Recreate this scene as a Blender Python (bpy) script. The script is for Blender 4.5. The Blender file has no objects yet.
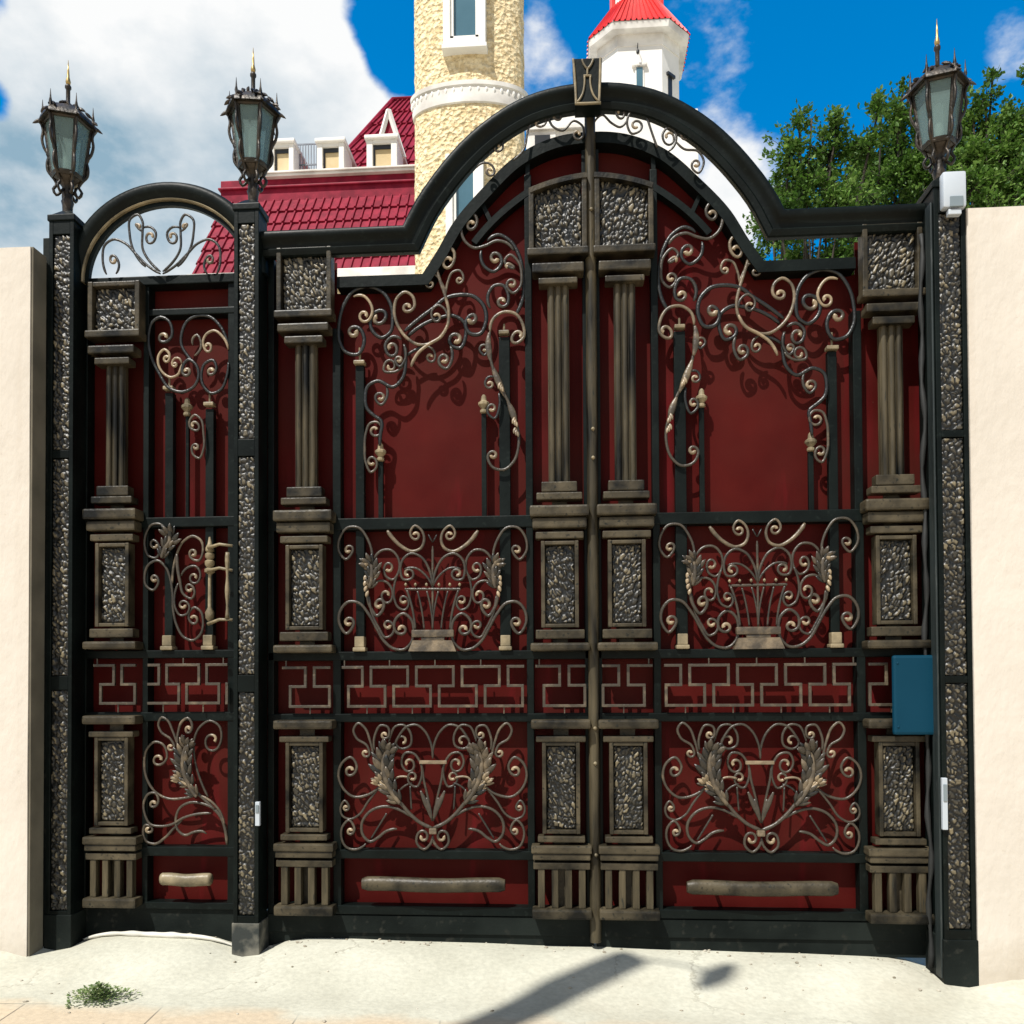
import bpy, bmesh, math, random
from mathutils import Vector, Matrix, noise
R = math.radians
random.seed(7)
SC = bpy.context.scene
COL = SC.collection

# ------------------------------------------------------------------ camera model
F, CX, CY = 850.0, 512.0, 664.0
YAW, PIT, ROL = R(3.9), R(1.1), R(0.3)
D, H = 4.45, 1.45
def axes():
    f = Vector((-math.sin(YAW)*math.cos(PIT), math.cos(YAW)*math.cos(PIT), math.sin(PIT)))
    r = Vector((math.cos(YAW), math.sin(YAW), 0)); u = r.cross(f)
    c, s = math.cos(ROL), math.sin(ROL)
    return f, c*r - s*u, s*r + c*u
FW, RT, UP = axes()
def ray(px, py): return FW + RT*((px-CX)/F) - UP*((py-CY)/F)
def W(px, py, Y=0.0):
    d = ray(px, py); t = (Y+D)/d.y
    return Vector((d.x*t, Y, H+d.z*t))
def XZ(px, py, Y=0.0):
    p = W(px, py, Y); return (p.x, p.z)
def xp(px, Y=0.0, py=600): return W(px, py, Y).x
def zp(py, Y=0.0, px=430): return W(px, py, Y).z
XC = 0.123

cam = bpy.data.cameras.new('camera'); co = bpy.data.objects.new('camera', cam); COL.objects.link(co)
cam.sensor_width = 36; cam.lens = F/1024*36; cam.shift_y = (CY-512)/1024; cam.clip_end = 3000; cam.clip_start = 0.05
co.matrix_world = Matrix(((RT.x, UP.x, -FW.x, 0), (RT.y, UP.y, -FW.y, -D), (RT.z, UP.z, -FW.z, H), (0, 0, 0, 1)))
SC.camera = co

# ------------------------------------------------------------------ materials
def newmat(name):
    m = bpy.data.materials.new(name); m.use_nodes = True
    nt = m.node_tree; b = nt.nodes['Principled BSDF']
    return m, nt, b
def N(nt, t, **k):
    n = nt.nodes.new(t)
    for a, v in k.items():
        if a in n.inputs.keys() if hasattr(n.inputs, 'keys') else False: n.inputs[a].default_value = v
        else: setattr(n, a, v)
    return n
def noise_mat(name, c0, c1, scale, rough=0.5, metal=0.0, lo=0.35, hi=0.65, bump=0.0, bscale=None, detail=6, stretch=None, c2=None, spec=0.5, rvar=0.0):
    m, nt, b = newmat(name); L = nt.links.new
    tc = N(nt, 'ShaderNodeTexCoord'); mp = N(nt, 'ShaderNodeMapping')
    if stretch: mp.inputs['Scale'].default_value = stretch
    L(tc.outputs['Object'], mp.inputs['Vector'])
    nz = N(nt, 'ShaderNodeTexNoise'); nz.inputs['Scale'].default_value = scale; nz.inputs['Detail'].default_value = detail
    L(mp.outputs[0], nz.inputs['Vector'])
    rp = N(nt, 'ShaderNodeValToRGB'); e = rp.color_ramp.elements
    e[0].position = lo; e[0].color = (*c0, 1); e[1].position = hi; e[1].color = (*c1, 1)
    L(nz.outputs['Fac'], rp.inputs[0]); out = rp.outputs[0]
    if c2:
        n2 = N(nt, 'ShaderNodeTexNoise'); n2.inputs['Scale'].default_value = scale*7; n2.inputs['Detail'].default_value = 4
        L(mp.outputs[0], n2.inputs['Vector'])
        r2 = N(nt, 'ShaderNodeValToRGB'); r2.color_ramp.elements[0].position = .6; r2.color_ramp.elements[1].position = .72
        L(n2.outputs['Fac'], r2.inputs[0])
        mx = N(nt, 'ShaderNodeMixRGB'); mx.inputs[2].default_value = (*c2, 1)
        L(r2.outputs[0], mx.inputs[0]); L(out, mx.inputs[1]); out = mx.outputs[0]
    L(out, b.inputs['Base Color'])
    b.inputs['Roughness'].default_value = rough; b.inputs['Metallic'].default_value = metal
    b.inputs['Specular IOR Level'].default_value = spec
    if rvar:
        mr = N(nt, 'ShaderNodeMapRange'); mr.inputs[3].default_value = rough-rvar; mr.inputs[4].default_value = rough+rvar
        L(nz.outputs['Fac'], mr.inputs[0]); L(mr.outputs[0], b.inputs['Roughness'])
    if bump:
        n3 = N(nt, 'ShaderNodeTexNoise'); n3.inputs['Scale'].default_value = bscale or scale*3; n3.inputs['Detail'].default_value = 5
        L(mp.outputs[0], n3.inputs['Vector'])
        bp = N(nt, 'ShaderNodeBump'); bp.inputs['Strength'].default_value = bump; bp.inputs['Distance'].default_value = 0.01
        L(n3.outputs['Fac'], bp.inputs['Height']); L(bp.outputs[0], b.inputs['Normal'])
    return m
def attr_mat(name, c0, c1, lo, hi, rough, metal, nscale=30, namt=0.3, cm=None):
    """colour by the 'pat' vertex attribute: dark paint with dry-brushed raised metal"""
    m, nt, b = newmat(name); L = nt.links.new
    at = N(nt, 'ShaderNodeAttribute'); at.attribute_name = 'pat'
    tc = N(nt, 'ShaderNodeTexCoord')
    nz = N(nt, 'ShaderNodeTexNoise'); nz.inputs['Scale'].default_value = nscale; nz.inputs['Detail'].default_value = 5
    L(tc.outputs['Object'], nz.inputs['Vector'])
    ad = N(nt, 'ShaderNodeMath', operation='MULTIPLY_ADD'); ad.inputs[1].default_value = namt; L(nz.outputs['Fac'], ad.inputs[0]); L(at.outputs['Fac'], ad.inputs[2])
    sb = N(nt, 'ShaderNodeMath', operation='SUBTRACT'); sb.inputs[1].default_value = namt*0.5; L(ad.outputs[0], sb.inputs[0])
    rp = N(nt, 'ShaderNodeValToRGB'); e = rp.color_ramp.elements
    e[0].position = lo; e[0].color = (*c0, 1); e[1].position = hi; e[1].color = (*c1, 1)
    if cm: k = rp.color_ramp.elements.new(lo+(hi-lo)*.55); k.color = (*cm, 1)
    L(sb.outputs[0], rp.inputs[0]); L(rp.outputs[0], b.inputs['Base Color'])
    mr = N(nt, 'ShaderNodeMapRange'); mr.inputs[1].default_value = lo; mr.inputs[2].default_value = hi; mr.inputs[3].default_value = 0.0; mr.inputs[4].default_value = metal
    L(sb.outputs[0], mr.inputs[0]); L(mr.outputs[0], b.inputs['Metallic'])
    b.inputs['Roughness'].default_value = rough
    bp = N(nt, 'ShaderNodeBump'); bp.inputs['Strength'].default_value = .5; bp.inputs['Distance'].default_value = .005
    n2 = N(nt, 'ShaderNodeTexNoise'); n2.inputs['Scale'].default_value = 65; L(tc.outputs['Object'], n2.inputs['Vector'])
    L(n2.outputs['Fac'], bp.inputs['Height']); L(bp.outputs[0], b.inputs['Normal'])
    return m

M = {}
M['iron'] = noise_mat('painted_iron', (.0018, .0034, .003), (.0045, .0078, .007), 5, rough=.45, bump=.12, bscale=40, spec=.13, rvar=.1, c2=(.008, .012, .0105))
M['iron_dusty'] = noise_mat('dusty_iron', (.003, .005, .0045), (.012, .016, .014), 3, rough=.65, bump=.15, bscale=50, spec=.12, c2=(.022, .023, .019))
M['dusty_foot'] = noise_mat('mortar_stained_iron', (.02, .024, .022), (.16, .15, .12), 9, rough=.75, lo=.42, hi=.62, bump=.2)
M['post_side'] = noise_mat('grey_green_iron', (.008, .013, .013), (.02, .028, .028), 3, rough=.5, stretch=(6, 6, .6), bump=.1, c2=(.045, .052, .05))
M['bronze'] = noise_mat('patina_bronze', (.004, .004, .003), (.105, .085, .052), 7, rough=.42, metal=.0, spec=.25, lo=.33, hi=.78, bump=.2, bscale=60, stretch=(1, 1, 1), c2=(.012, .013, .01))
M['bronze_shaft'] = noise_mat('brushed_bronze', (.003, .003, .0022), (.1, .081, .048), 16, rough=.42, metal=.0, spec=.25, lo=.32, hi=.7, bump=.3, bscale=60, stretch=(1, 1, .12), c2=(.02, .022, .018))
M['bronze_bright'] = noise_mat('pale_bronze', (.07, .06, .038), (.32, .26, .16), 10, rough=.4, metal=.0, spec=.3, lo=.3, hi=.7, bump=.2, bscale=60)
M['scroll'] = attr_mat('rubbed_wrought_iron', (.008, .009, .0085), (.31, .235, .145), .22, 1, .38, .0, nscale=16, namt=.65, cm=(.058, .046, .032))
M['stone'] = attr_mat('dry_brushed_relief', (.0025, .003, .0025), (.185, .152, .09), .3, 1, .42, .0, nscale=5, namt=.3, cm=(.034, .03, .021))
M['red'] = noise_mat('dark_red_sheet', (.05, .0042, .0036), (.072, .007, .0055), 2.5, rough=.5, bump=.35, bscale=3.2, c2=None, spec=.06, rvar=.08)
# fine dust flecks and smears on the red sheets
def flecks(m):
    nt = m.node_tree; L = nt.links.new; b = nt.nodes['Principled BSDF']
    src = b.inputs['Base Color'].links[0].from_socket
    tc = N(nt, 'ShaderNodeTexCoord')
    v = N(nt, 'ShaderNodeTexVoronoi'); v.inputs['Scale'].default_value = 26; v.inputs['Randomness'].default_value = 1
    mp = N(nt, 'ShaderNodeMapping'); mp.inputs['Scale'].default_value = (1, .02, .7); L(tc.outputs['Object'], mp.inputs[0]); L(mp.outputs[0], v.inputs['Vector'])
    nz = N(nt, 'ShaderNodeTexNoise'); nz.inputs['Scale'].default_value = 6; L(tc.outputs['Object'], nz.inputs['Vector'])
    th = N(nt, 'ShaderNodeMapRange'); th.inputs[1].default_value = .55; th.inputs[2].default_value = .8; th.inputs[3].default_value = 0.0; th.inputs[4].default_value = .09
    L(nz.outputs['Fac'], th.inputs[0])
    lt = N(nt, 'ShaderNodeMath', operation='LESS_THAN'); L(v.outputs['Distance'], lt.inputs[0]); L(th.outputs[0], lt.inputs[1])
    mu = N(nt, 'ShaderNodeMath', operation='MULTIPLY'); mu.inputs[1].default_value = .4; L(lt.outputs[0], mu.inputs[0])
    mx = N(nt, 'ShaderNodeMixRGB'); mx.inputs[2].default_value = (.2, .1, .07, 1); L(mu.outputs[0], mx.inputs[0]); L(src, mx.inputs[1])
    n5 = N(nt, 'ShaderNodeTexNoise'); n5.inputs['Scale'].default_value = 1.1; n5.inputs['Detail'].default_value = 3; L(tc.outputs['Object'], n5.inputs['Vector'])
    r5 = N(nt, 'ShaderNodeMapRange'); r5.inputs[1].default_value = .45; r5.inputs[2].default_value = .62; r5.inputs[4].default_value = .75; L(n5.outputs['Fac'], r5.inputs[0])
    m5 = N(nt, 'ShaderNodeMixRGB'); m5.inputs[2].default_value = (.06, .012, .009, 1); L(r5.outputs[0], m5.inputs[0]); L(mx.outputs[0], m5.inputs[1])
    n7 = N(nt, 'ShaderNodeTexNoise'); n7.inputs['Scale'].default_value = 5; n7.inputs['Detail'].default_value = 6
    mp7 = N(nt, 'ShaderNodeMapping'); mp7.inputs['Scale'].default_value = (1.6, 1, .22); L(tc.outputs['Object'], mp7.inputs[0]); L(mp7.outputs[0], n7.inputs['Vector'])
    r7 = N(nt, 'ShaderNodeMapRange'); r7.inputs[1].default_value = .6; r7.inputs[2].default_value = .78; r7.inputs[4].default_value = .7; L(n7.outputs['Fac'], r7.inputs[0])
    m7 = N(nt, 'ShaderNodeMixRGB'); m7.inputs[2].default_value = (.125, .007, .01, 1); L(r7.outputs[0], m7.inputs[0]); L(m5.outputs[0], m7.inputs[1])
    L(m7.outputs[0], b.inputs['Base Color'])
flecks(M['red'])
def wallmat():
    m, nt, b = newmat('cream_plaster'); L = nt.links.new
    tc = N(nt, 'ShaderNodeTexCoord')
    def nz(scale, detail, st=(1, 1, 1), rough=.5):
        mp = N(nt, 'ShaderNodeMapping'); mp.inputs['Scale'].default_value = st; L(tc.outputs['Object'], mp.inputs[0])
        n = N(nt, 'ShaderNodeTexNoise'); n.inputs['Scale'].default_value = scale; n.inputs['Detail'].default_value = detail; n.inputs['Roughness'].default_value = rough; L(mp.outputs[0], n.inputs['Vector']); return n.outputs['Fac']
    rp = N(nt, 'ShaderNodeValToRGB'); e = rp.color_ramp.elements; e[0].position = .3; e[0].color = (.57, .52, .45, 1); e[1].position = .7; e[1].color = (.65, .595, .52, 1)
    L(nz(1.8, 7), rp.inputs[0]); out = rp.outputs[0]
    def mixin(fac, col):
        nonlocal out
        mx = N(nt, 'ShaderNodeMixRGB'); mx.inputs[2].default_value = (*col, 1); L(fac, mx.inputs[0]); L(out, mx.inputs[1]); out = mx.outputs[0]
    def rng(src, a, b_, lo, hi):
        r = N(nt, 'ShaderNodeMapRange'); r.inputs[1].default_value = a; r.inputs[2].default_value = b_; r.inputs[3].default_value = lo; r.inputs[4].default_value = hi; L(src, r.inputs[0]); return r.outputs[0]
    mixin(rng(nz(5, 6, (1, 1, .07)), .56, .75, 0, .3), (.42, .34, .25))
    sp = N(nt, 'ShaderNodeSeparateXYZ'); L(tc.outputs['Object'], sp.inputs[0])
    ad = N(nt, 'ShaderNodeMath', operation='MULTIPLY_ADD'); ad.inputs[1].default_value = -.5; L(nz(6, 7, rough=.7), ad.inputs[0]); L(sp.outputs['Z'], ad.inputs[2])
    mixin(rng(ad.outputs[0], -.22, .0, .4, 0), (.36, .29, .2))
    mixin(rng(nz(38, 3), .7, .78, 0, .25), (.35, .29, .22))
    L(out, b.inputs['Base Color']); b.inputs['Roughness'].default_value = .9; b.inputs['Specular IOR Level'].default_value = .15
    n3 = nz(26, 6, (1, 1, .6)); bp = N(nt, 'ShaderNodeBump'); bp.inputs['Strength'].default_value = .35; bp.inputs['Distance'].default_value = .012; L(n3, bp.inputs['Height']); L(bp.outputs[0], b.inputs['Normal'])
    return m
M['wall'] = wallmat()
M['white_box'] = noise_mat('white_plastic', (.42, .47, .52), (.5, .54, .58), 3, rough=.4)
M['grey_lens'] = noise_mat('grey_lens', (.16, .2, .22), (.22, .26, .28), 3, rough=.15)
M['blue'] = noise_mat('blue_enamel', (.0, .032, .06), (.001, .037, .068), 2, rough=.6, spec=.15)
M['black'] = noise_mat('black_rubber', (.006, .007, .007), (.014, .015, .014), 6, rough=.7)
M['gold'] = noise_mat('brass', (.32, .22, .08), (.5, .36, .14), 20, rough=.35, metal=.7)
M['stucco'] = None
M['white'] = noise_mat('white_render', (.72, .70, .66), (.80, .78, .74), 1.2, rough=.8, bump=.05)
M['white_dirty'] = noise_mat('weathered_white', (.5, .47, .43), (.78, .75, .7), 1.5, rough=.8, lo=.3, hi=.6)
M['window'] = noise_mat('window_glass', (.05, .12, .16), (.08, .17, .22), .6, rough=.08, spec=.8)
M['cream_pane'] = noise_mat('cream_blind', (.5, .38, .2), (.62, .5, .3), 1.5, rough=.8)
M['dark_pane'] = noise_mat('dark_opening', (.012, .013, .015), (.02, .022, .025), 1.5, rough=.3)
M['roof_red'] = noise_mat('crimson_roof', (.16, .007, .022), (.26, .014, .036), 4, rough=.5, spec=.12, bump=.05)
M['roof_scarlet'] = noise_mat('scarlet_roof', (.52, .018, .016), (.62, .03, .024), 1.2, rough=.4, spec=.4)
M['bark'] = noise_mat('bark', (.02, .016, .01), (.05, .04, .028), 8, rough=.9, bump=.5, stretch=(1, 1, .2))
M['railing'] = noise_mat('railing_grey', (.12, .14, .17), (.2, .22, .26), 3, rough=.5)
M['lamp_dark'] = noise_mat('lamp_bronze', (.008, .007, .005), (.05, .036, .022), 18, rough=.45, metal=.35, bump=.3, bscale=70)
M['bulb'] = noise_mat('frosted_tube', (.62, .62, .55), (.7, .69, .62), 5, rough=.4)

def stucco():
    m, nt, b = newmat('rough_stucco'); L = nt.links.new
    tc = N(nt, 'ShaderNodeTexCoord')
    v = N(nt, 'ShaderNodeTexVoronoi'); v.inputs['Scale'].default_value = 10; L(tc.outputs['Object'], v.inputs['Vector'])
    n = N(nt, 'ShaderNodeTexNoise'); n.inputs['Scale'].default_value = 9; n.inputs['Detail'].default_value = 6; L(tc.outputs['Object'], n.inputs['Vector'])
    mx = N(nt, 'ShaderNodeMath', operation='MULTIPLY_ADD'); mx.inputs[1].default_value = .6; L(v.outputs['Distance'], mx.inputs[0]); L(n.outputs['Fac'], mx.inputs[2])
    bp = N(nt, 'ShaderNodeBump'); bp.inputs['Strength'].default_value = 1; bp.inputs['Distance'].default_value = .09; L(mx.outputs[0], bp.inputs['Height']); L(bp.outputs[0], b.inputs['Normal'])
    rp = N(nt, 'ShaderNodeValToRGB'); e = rp.color_ramp.elements
    e[0].position = .4; e[0].color = (.62, .48, .27, 1); e[1].position = .6; e[1].color = (.84, .7, .45, 1)
    L(n.outputs['Fac'], rp.inputs[0]); L(rp.outputs[0], b.inputs['Base Color']); b.inputs['Roughness'].default_value = .9
    b.inputs['Specular IOR Level'].default_value = .15
    return m
M['stucco'] = stucco()
def frosted():
    m, nt, b = newmat('frosted_glass'); L = nt.links.new
    b.inputs['Base Color'].default_value = (.2, .28, .27, 1); b.inputs['Roughness'].default_value = .25
    t = N(nt, 'ShaderNodeBsdfTransparent'); t.inputs[0].default_value = (.85, .93, .92, 1)
    mx = N(nt, 'ShaderNodeMixShader'); mx.inputs[0].default_value = .42
    L(t.outputs[0], mx.inputs[1]); L(b.outputs[0], mx.inputs[2])
    L(mx.outputs[0], nt.nodes['Material Output'].inputs['Surface'])
    return m
M['glass'] = frosted()
def leafmat(name, c0, c1, c2):
    m, nt, b = newmat(name); L = nt.links.new
    at = N(nt, 'ShaderNodeAttribute'); at.attribute_name = 'pat'
    rp = N(nt, 'ShaderNodeValToRGB'); e = rp.color_ramp.elements
    e[0].position = 0; e[0].color = (*c0, 1); e[1].position = 1; e[1].color = (*c2, 1)
    k = rp.color_ramp.elements.new(.55); k.color = (*c1, 1)
    L(at.outputs['Fac'], rp.inputs[0]); L(rp.outputs[0], b.inputs['Base Color']); b.inputs['Roughness'].default_value = .55
    b.inputs['Specular IOR Level'].default_value = .3
    tr = N(nt, 'ShaderNodeBsdfTranslucent'); L(rp.outputs[0], tr.inputs[0])
    mx = N(nt, 'ShaderNodeMixShader'); mx.inputs[0].default_value = .3
    L(b.outputs[0], mx.inputs[1]); L(tr.outputs[0], mx.inputs[2]); L(mx.outputs[0], nt.nodes['Material Output'].inputs['Surface'])
    return m
M['leaf'] = leafmat('green_leaves', (.03, .08, .012), (.085, .175, .024), (.23, .36, .085))
M['weed'] = leafmat('weed_leaves', (.05, .09, .025), (.17, .25, .09), (.32, .36, .17))

# ------------------------------------------------------------------ mesh builder
MIR = False
class MB:
    def __init__(s): s.v = []; s.f = []; s.p = []
    def add(s, vs, fs, pat=None):
        o = len(s.v); s.v += [tuple(v) for v in vs]; s.f += [tuple(i+o for i in f) for f in fs]
        s.p += (pat if pat is not None else [0.0]*len(vs))
    def box(s, x0, x1, y0, y1, z0, z1, bev=0.0):
        if x0 > x1: x0, x1 = x1, x0
        if y0 > y1: y0, y1 = y1, y0
        if z0 > z1: z0, z1 = z1, z0
        b = min(bev, (x1-x0)*.45, (y1-y0)*.45, (z1-z0)*.45)
        if b <= 0:
            vs = [(x, y, z) for x in (x0, x1) for y in (y0, y1) for z in (z0, z1)]
            s.add(vs, [(0, 1, 3, 2), (4, 6, 7, 5), (0, 4, 5, 1), (2, 3, 7, 6), (0, 2, 6, 4), (1, 5, 7, 3)]); return
        bm = bmesh.new(); bmesh.ops.create_cube(bm, size=1)
        for v in bm.verts:
            v.co = ((x0+x1)/2+v.co.x*(x1-x0), (y0+y1)/2+v.co.y*(y1-y0), (z0+z1)/2+v.co.z*(z1-z0))
        bmesh.ops.bevel(bm, geom=bm.edges[:], offset=b, segments=2, affect='EDGES', profile=.6)
        bm.verts.index_update()
        s.add([v.co[:] for v in bm.verts], [[v.index for v in f.verts] for f in bm.faces]); bm.free()
    def hexa(s, bot, top):
        """bot/top: 4 points each (counter-clockwise)"""
        s.add(list(bot)+list(top), [(3, 2, 1, 0), (4, 5, 6, 7)]+[(i, (i+1) % 4, (i+1) % 4+4, i+4) for i in range(4)])
    def tube(s, pts, rad, n=8, pat=None, cap=True, flat=1.0):
        pts = [Vector(p) for p in pts]; k = len(pts)
        if k < 2: return
        rr = rad if hasattr(rad, '__len__') else [rad]*k
        pp = pat if pat is not None else [0.5]*k
        vs = []; fs = []; pv = []
        t0 = (pts[1]-pts[0]).normalized()
        a = Vector((0, 1, 0)) if abs(t0.y) < .9 else Vector((1, 0, 0))
        nrm = (a - t0*a.dot(t0)).normalized()
        for i in range(k):
            t = (pts[min(i+1, k-1)]-pts[max(i-1, 0)])
            t = t.normalized() if t.length > 1e-9 else t0
            nrm = nrm - t*nrm.dot(t)
            nrm = nrm.normalized() if nrm.length > 1e-6 else Vector((0, 1, 0))
            bn = t.cross(nrm); t0 = t
            for j in range(n):
                an = 2*math.pi*j/n
                vs.append(pts[i]+nrm*(math.cos(an)*rr[i]*flat)+bn*(math.sin(an)*rr[i])); pv.append(pp[i])
        for i in range(k-1):
            for j in range(n):
                fs.append((i*n+j, i*n+(j+1) % n, (i+1)*n+(j+1) % n, (i+1)*n+j))
        if cap: fs.append(tuple(range(n))[::-1]); fs.append(tuple((k-1)*n+j for j in range(n)))
        s.add(vs, fs, pv)
    def lathe(s, c, prof, n=12, pat=.5):
        """prof: (r, z) list around vertical axis at c"""
        vs = []; fs = []
        for r, z in prof:
            for j in range(n):
                a = 2*math.pi*(j+.5)/n; vs.append((c[0]+r*math.cos(a), c[1]+r*math.sin(a), c[2]+z))
        for i in range(len(prof)-1):
            for j in range(n): fs.append((i*n+j, i*n+(j+1) % n, (i+1)*n+(j+1) % n, (i+1)*n+j))
        fs.append(tuple(range(n))[::-1]); fs.append(tuple((len(prof)-1)*n+j for j in range(n)))
        s.add(vs, fs, [pat]*len(vs))
    def blob(s, c, d, ln, wd, th, pat=.6, n=8, m=5, up=None):
        """pointed ellipsoid, length ln along d"""
        d = Vector(d).normalized(); a = Vector(up or (0, 1, 0))
        q = (a-d*a.dot(d)); q = q.normalized() if q.length > 1e-6 else Vector((1, 0, 0)); w = d.cross(q)
        vs = []; fs = []; c = Vector(c)
        for i in range(m+1):
            t = i/m; r = math.sin(math.pi*min(max(t, .02), .98))**.75
            for j in range(n):
                an = 2*math.pi*j/n
                vs.append(c+d*(ln*(t-.5))+q*(math.cos(an)*th*.5*r)+w*(math.sin(an)*wd*.5*r))
        for i in range(m):
            for j in range(n): fs.append((i*n+j, i*n+(j+1) % n, (i+1)*n+(j+1) % n, (i+1)*n+j))
        fs.append(tuple(range(n))[::-1]); fs.append(tuple(m*n+j for j in range(n)))
        s.add(vs, fs, [pat]*len(vs))
    def sweep(s, pts, prof, pat=None):
        """pts: (x,z) polyline; prof: closed list (n, y), n measured along left-hand normal; mitred"""
        k = len(pts); vs = []; fs = []; m = len(prof)
        P_ = [Vector((p[0], p[1])) for p in pts]
        for i in range(k):
            d0 = (P_[i]-P_[i-1]).normalized() if i > 0 else None
            d1 = (P_[i+1]-P_[i]).normalized() if i < k-1 else None
            d0 = d0 or d1; d1 = d1 or d0
            n0 = Vector((-d0.y, d0.x)); n1 = Vector((-d1.y, d1.x))
            nn = (n0+n1).normalized(); nn = nn/max(.5, nn.dot(n0))
            for (a, y) in prof: vs.append((P_[i].x+nn.x*a, y, P_[i].y+nn.y*a))
        for i in range(k-1):
            for j in range(m): fs.append((i*m+j, (i+1)*m+j, (i+1)*m+(j+1) % m, i*m+(j+1) % m))
        fs.append(tuple(range(m))); fs.append(tuple((k-1)*m+j for j in range(m))[::-1])
        s.add(vs, fs)
    def build(s, name, mat, parent=None, smooth=False):
        vs = s.v; fs = s.f
        if MIR: vs = [(2*XC-v[0], v[1], v[2]) for v in vs]; fs = [f[::-1] for f in fs]
        off = ROOT.get(parent.name, Vector((0, 0, 0))) if parent else Vector((0, 0, 0))
        me = bpy.data.meshes.new(name); me.from_pydata([(v[0]-off[0], v[1]-off[1], v[2]-off[2]) for v in vs], [], fs)
        bm = bmesh.new(); bm.from_mesh(me); bmesh.ops.recalc_face_normals(bm, faces=bm.faces[:]); bm.to_mesh(me); bm.free()
        if any(s.p):
            a = me.attributes.new('pat', 'FLOAT', 'POINT'); a.data.foreach_set('value', s.p)
        me.materials.append(M[mat] if isinstance(mat, str) else mat)
        if smooth is True: me.polygons.foreach_set('use_smooth', [True]*len(me.polygons))
        elif smooth: 
            me.polygons.foreach_set('use_smooth', [True]*len(me.polygons))
            try: me.set_sharp_from_angle(angle=smooth)
            except Exception: pass
        o = bpy.data.objects.new(name, me); COL.objects.link(o)
        if parent: o.parent = parent; ROOT[o.name] = off
        return o
ROOT = {}
def thing(name, loc, label, cat, group=None):
    o = bpy.data.objects.new(name, None); COL.objects.link(o); o.location = loc; o.empty_display_size = .2
    o['label'] = label; o['category'] = cat
    if group: o['group'] = group
    ROOT[o.name] = Vector(loc); return o
def tag(o, label, cat, group=None):
    o['label'] = label; o['category'] = cat
    if group: o['group'] = group
    return o

# ------------------------------------------------------------------ curves
def catmull(pts, step):
    P_ = [Vector(p) for p in pts]
    if len(P_) < 3:
        return P_
    def ghost(p0, p1, p2):
        a, b = p1-p0, p2-p1
        if len(p2) == 2 and a.length > 1e-6 and b.length > 1e-6:
            an = math.atan2(a.x*b.y-a.y*b.x, a.dot(b)); an = max(-1.1, min(1.1, an*min(1.5, b.length/a.length)))
            c, s_ = math.cos(an), math.sin(an); return p2+Vector((b.x*c-b.y*s_, b.x*s_+b.y*c))
        return 2*p2-p1
    P_ = [ghost(P_[2], P_[1], P_[0])]+P_+[ghost(P_[-3], P_[-2], P_[-1])]
    out = []
    for i in range(1, len(P_)-2):
        p0, p1, p2, p3 = P_[i-1:i+3]
        n = max(1, int((p2-p1).length/step))
        # centripetal-like tangents
        d1 = max((p2-p1).length, 1e-6); d0 = max((p1-p0).length, 1e-6); d2 = max((p3-p2).length, 1e-6)
        m1 = ((p1-p0)/d0*d1+(p2-p1)/d1*d0)/(d0+d1)*d1
        m2 = ((p2-p1)/d1*d2+(p3-p2)/d2*d1)/(d1+d2)*d1
        for k in range(n):
            t = k/n; t2 = t*t; t3 = t2*t
            out.append(p1*(2*t3-3*t2+1)+m1*(t3-2*t2+t)+p2*(-2*t3+3*t2)+m2*(t3-t2))
    out.append(P_[-2]); return out
def spiral(P0, T, c, turns=1.0, end=.26):
    """points continuing from P0 (travel direction T) winding smoothly into centre c"""
    c = Vector(c); T = T.normalized(); d = P0-c; r0 = d.length
    sg = 1 if d.x*T.y-d.y*T.x > 0 else -1
    nrm = Vector((-T.y, T.x))*sg; c1 = P0+nrm*r0
    a0 = math.atan2(P0.y-c1.y, P0.x-c1.x)
    n = max(10, int(turns*18)); out = []
    for i in range(1, n+1):
        t = i/n; r = r0*(1-(1-end)*t**.85); k = min(1, t*2.2); k = k*k*(3-2*k)
        a = a0+sg*2*math.pi*turns*t; cc = c1.lerp(c, k)
        out.append(cc+Vector((math.cos(a), math.sin(a)))*r)
    return out
class Z:
    """authoring frame: zoomed photo coordinates -> photo pixels -> gate plane"""
    def __init__(s, ox, oy, k, mx=None): s.ox, s.oy, s.k, s.mx = ox, oy, k, mx
    def px(s, p): return (s.ox+p[0]*s.k, s.oy+p[1]*s.k)
def scroll_pts(z, pts, a=None, b=None, flip=False, ta=1.0, tb=1.0):
    q = [Vector(p) for p in pts]
    path = catmull(q, 6/ z.k*.35)
    if b is not None: path = path+spiral(path[-1], (path[-1]-path[-2]), b, tb)
    if a is not None: path = spiral(path[0], (path[0]-path[1]), a, ta)[::-1]+path
    if flip: path = [Vector((2*z.mx-p.x, p.y)) for p in path]
    return path
YS = -0.012
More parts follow.
